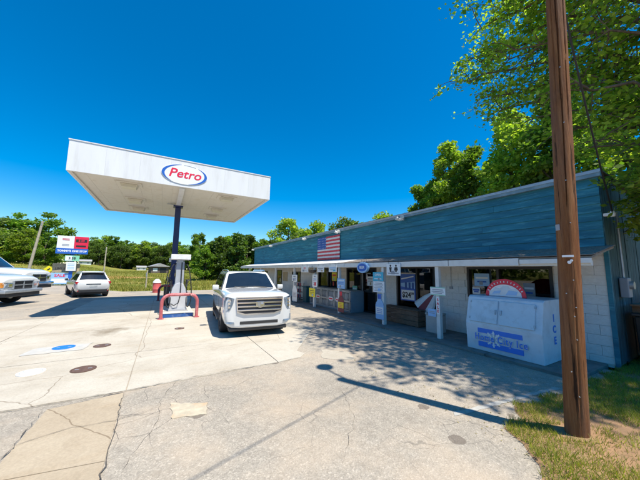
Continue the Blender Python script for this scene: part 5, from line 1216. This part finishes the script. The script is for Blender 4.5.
# the big tree over the store corner
def big_tree():
    rg = np.random.default_rng(77); base = Vector((10.9, -1.1, 0))
    t = thing('shade_tree', 'large spreading oak overhanging corner of store and wooden pole', 'tree', base)
    tb = MB(); segs = []
    tb.tube([(0, 0, -.3), (0, 0, .4), (-.1, .1, 2.5), (-.3, .3, 4.6), (-.5, .7, 7), (-.8, 1.0, 9.5)], [.42, .32, .27, .24, .17, .09], 14)
    def limb(p0, p1, r0, r1, lvl):
        p0, p1 = Vector(p0), Vector(p1); L = (p1-p0).length; n = max(3, int(L/.5)); pts = []
        for i in range(n+1):
            u = i/n; p = p0.lerp(p1, u)+Vector((0, 0, .10*L*math.sin(math.pi*u)))
            if 0 < i < n: p += Vector(rg.normal(0, .05*L/3, 3))
            pts.append(p)
        tb.tube(pts, [r0+(r1-r0)*i/n for i in range(n+1)], 8 if lvl == 0 else 5, lvl == 0)
        return pts
    wp = lambda x, y, z: Vector((x, y, z))-base
    T = [(8.25, 4.6, 8.0), (8.3, 4.2, 9.6), (8.6, 3.9, 6.75), (7.2, 2.6, 9.8), (9.0, 2.8, 5.6), (8.8, 4.7, 9.2), (7.0, .8, 9.2), (8.2, 1.5, 7.2), (7.4, 1.9, 5.9), (9.4, 1.6, 4.9),
         (8.4, 1.3, 3.75), (8.9, 1.35, 2.95), (6.6, 2.0, 10.6), (7.6, 3.6, 11.2), (9.4, 4.4, 7.6), (9.2, 3.3, 8.4), (7.2, -.6, 8.6), (9.4, .4, 11.8), (10.6, 3.4, 10.2), (11.5, 2.2, 6.5), (12.4, .5, 8), (11.4, -3, 8.5), (9, -2.6, 9.3), (7.6, 3.0, 7.6), (10.2, 2.2, 5.4), (8.0, 1.9, 4.6), (8.5, 4.1, 7.3), (8.7, 4.5, 8.8), (8.3, 3.5, 8.0), (8.8, 3.2, 6.2), (9.2, 2.4, 7.0), (8.6, 2.2, 6.4), (9.3, 1.9, 6.0), (9.0, 1.5, 5.4), (8.8, 3.8, 10.2), (6.5, .3, 9.9), (7.0, 3.4, 10.3), (5.9, 2.6, 10.2), (6.1, 1.2, 10.6), (6.1, 3.7, 11), (6.5, -.3, 10.2), (7.2, 4.5, 11.6), (7.3, -1.8, 10), (6.5, -1.4, 9.9), (8, -2.6, 10.5), (6.0, -.7, 10.5), (8.6, -3.1, 9.6), (8.4, 3.0, 11.6), (9.6, -3.2, 9), (7.0, -2.8, 10.2), (7.9, -3.6, 10.8), (8.8, -2.2, 10.6), (9.2, -4, 10), (6.6, -2.2, 10.8), (8.0, -1.2, 11.2), (10.2, -3.8, 9.8), (7.4, -3.4, 9.4)]
    tw = []
    for k, q in enumerate(T):
        e = wp(*q); z0 = min(max(2.6, e.z-rg.uniform(.8, 2.6)), 9); u = z0/9.5
        st_ = Vector((-.8*u, 1.0*u, z0)); pts = limb(st_, e, .085 if k < 10 else .06, .018, 0)
        for i in range(int(len(pts)*.38), len(pts)):
            for c_ in range(3):
                d = Vector(rg.normal(0, 1, 3)); d.z *= .45; d.normalize(); L = rg.uniform(.5, 1.35)*(1.15-.4*i/len(pts))
                d = (d+(e-st_).normalized()*.35).normalized(); p2 = limb(pts[i], pts[i]+d*L, .016, .006, 1)
                for p in p2[1:]:
                    tw.append((p, .30)); 
                    if rg.random() < .7:
                        d2 = Vector(rg.normal(0, 1, 3)); d2.z *= .5; d2.normalize(); e2 = p+d2*rg.uniform(.25, .6); tb.tube([p, e2], [.006, .003], 4, False); tw.append((e2, .26)); tw.append((p.lerp(e2, .5), .2))
    tb.build('trunk', 'bark', t, smooth=60)
    cs = np.array([tuple(p) for p, r in tw]); rs = np.array([r for p, r in tw])
    vis = (cs[:, 2] < 8.6); rs = np.where(vis, rs*.80, rs*1.0); P = clump_points(cs, rs, 54000, rg); V, F = leaf_quads(P, .115, rg, .6, .6)
    link(bpy.data.objects.new('crown', fast_mesh('crown', V, F, 'leaf_oak')), t)
big_tree()
# sunlit young branch tree close to the store corner
def sapling(x, y, H, label, T):
    rg = np.random.default_rng(5); t = thing('young_tree', label, 'tree', (x, y, 0)); tb = MB(); tw = []
    tb.tube([(0, 0, -.2), (.03, .02, H*.5), (0, 0, H)], [.05, .04, .015], 8)
    for q in T:
        e = Vector(q)-Vector((x, y, 0)); s = Vector((0, 0, max(.8, e.z-.7))); pts = [s.lerp(e, i/6)+Vector((0, 0, .12*math.sin(math.pi*i/6))) for i in range(7)]; tb.tube(pts, [.016, .014, .012, .01, .008, .006, .004], 6)
        for p in pts[2:]:
            for k in range(4):
                d = Vector(rg.normal(0, 1, 3)); d.z *= .5; d.normalize(); e2 = p+d*rg.uniform(.15, .4); tb.tube([p, e2], [.005, .002], 4, False); tw += [(p.lerp(e2, .5), .12), (e2, .14)]
    tb.build('trunk', 'bark', t, smooth=60); cs = np.array([tuple(p) for p, r in tw]); rs = np.array([r for p, r in tw])
    P = clump_points(cs, rs, 7500, rg); V, F = leaf_quads(P, .11, rg, .55, .9); link(bpy.data.objects.new('crown', fast_mesh('crown', V, F, 'leaf_bright')), t)
sapling(8.6, .45, 3.8, 'young bright leaved tree reaching over corner of store', [(7.0, 1.25, 3.35), (7.3, 1.35, 3.55), (7.6, 1.1, 3.75), (7.9, 1.3, 3.3), (8.2, 1.25, 2.75), (8.0, .9, 3.9), (8.8, 1.2, 3.2), (7.4, .9, 3.2), (9.4, 1.0, 2.9), (7.5, 1.35, 3.0), (8.4, 1.3, 3.5), (9.0, 1.3, 2.5), (8.6, 1.1, 4.2), (7.8, .7, 4.3)])
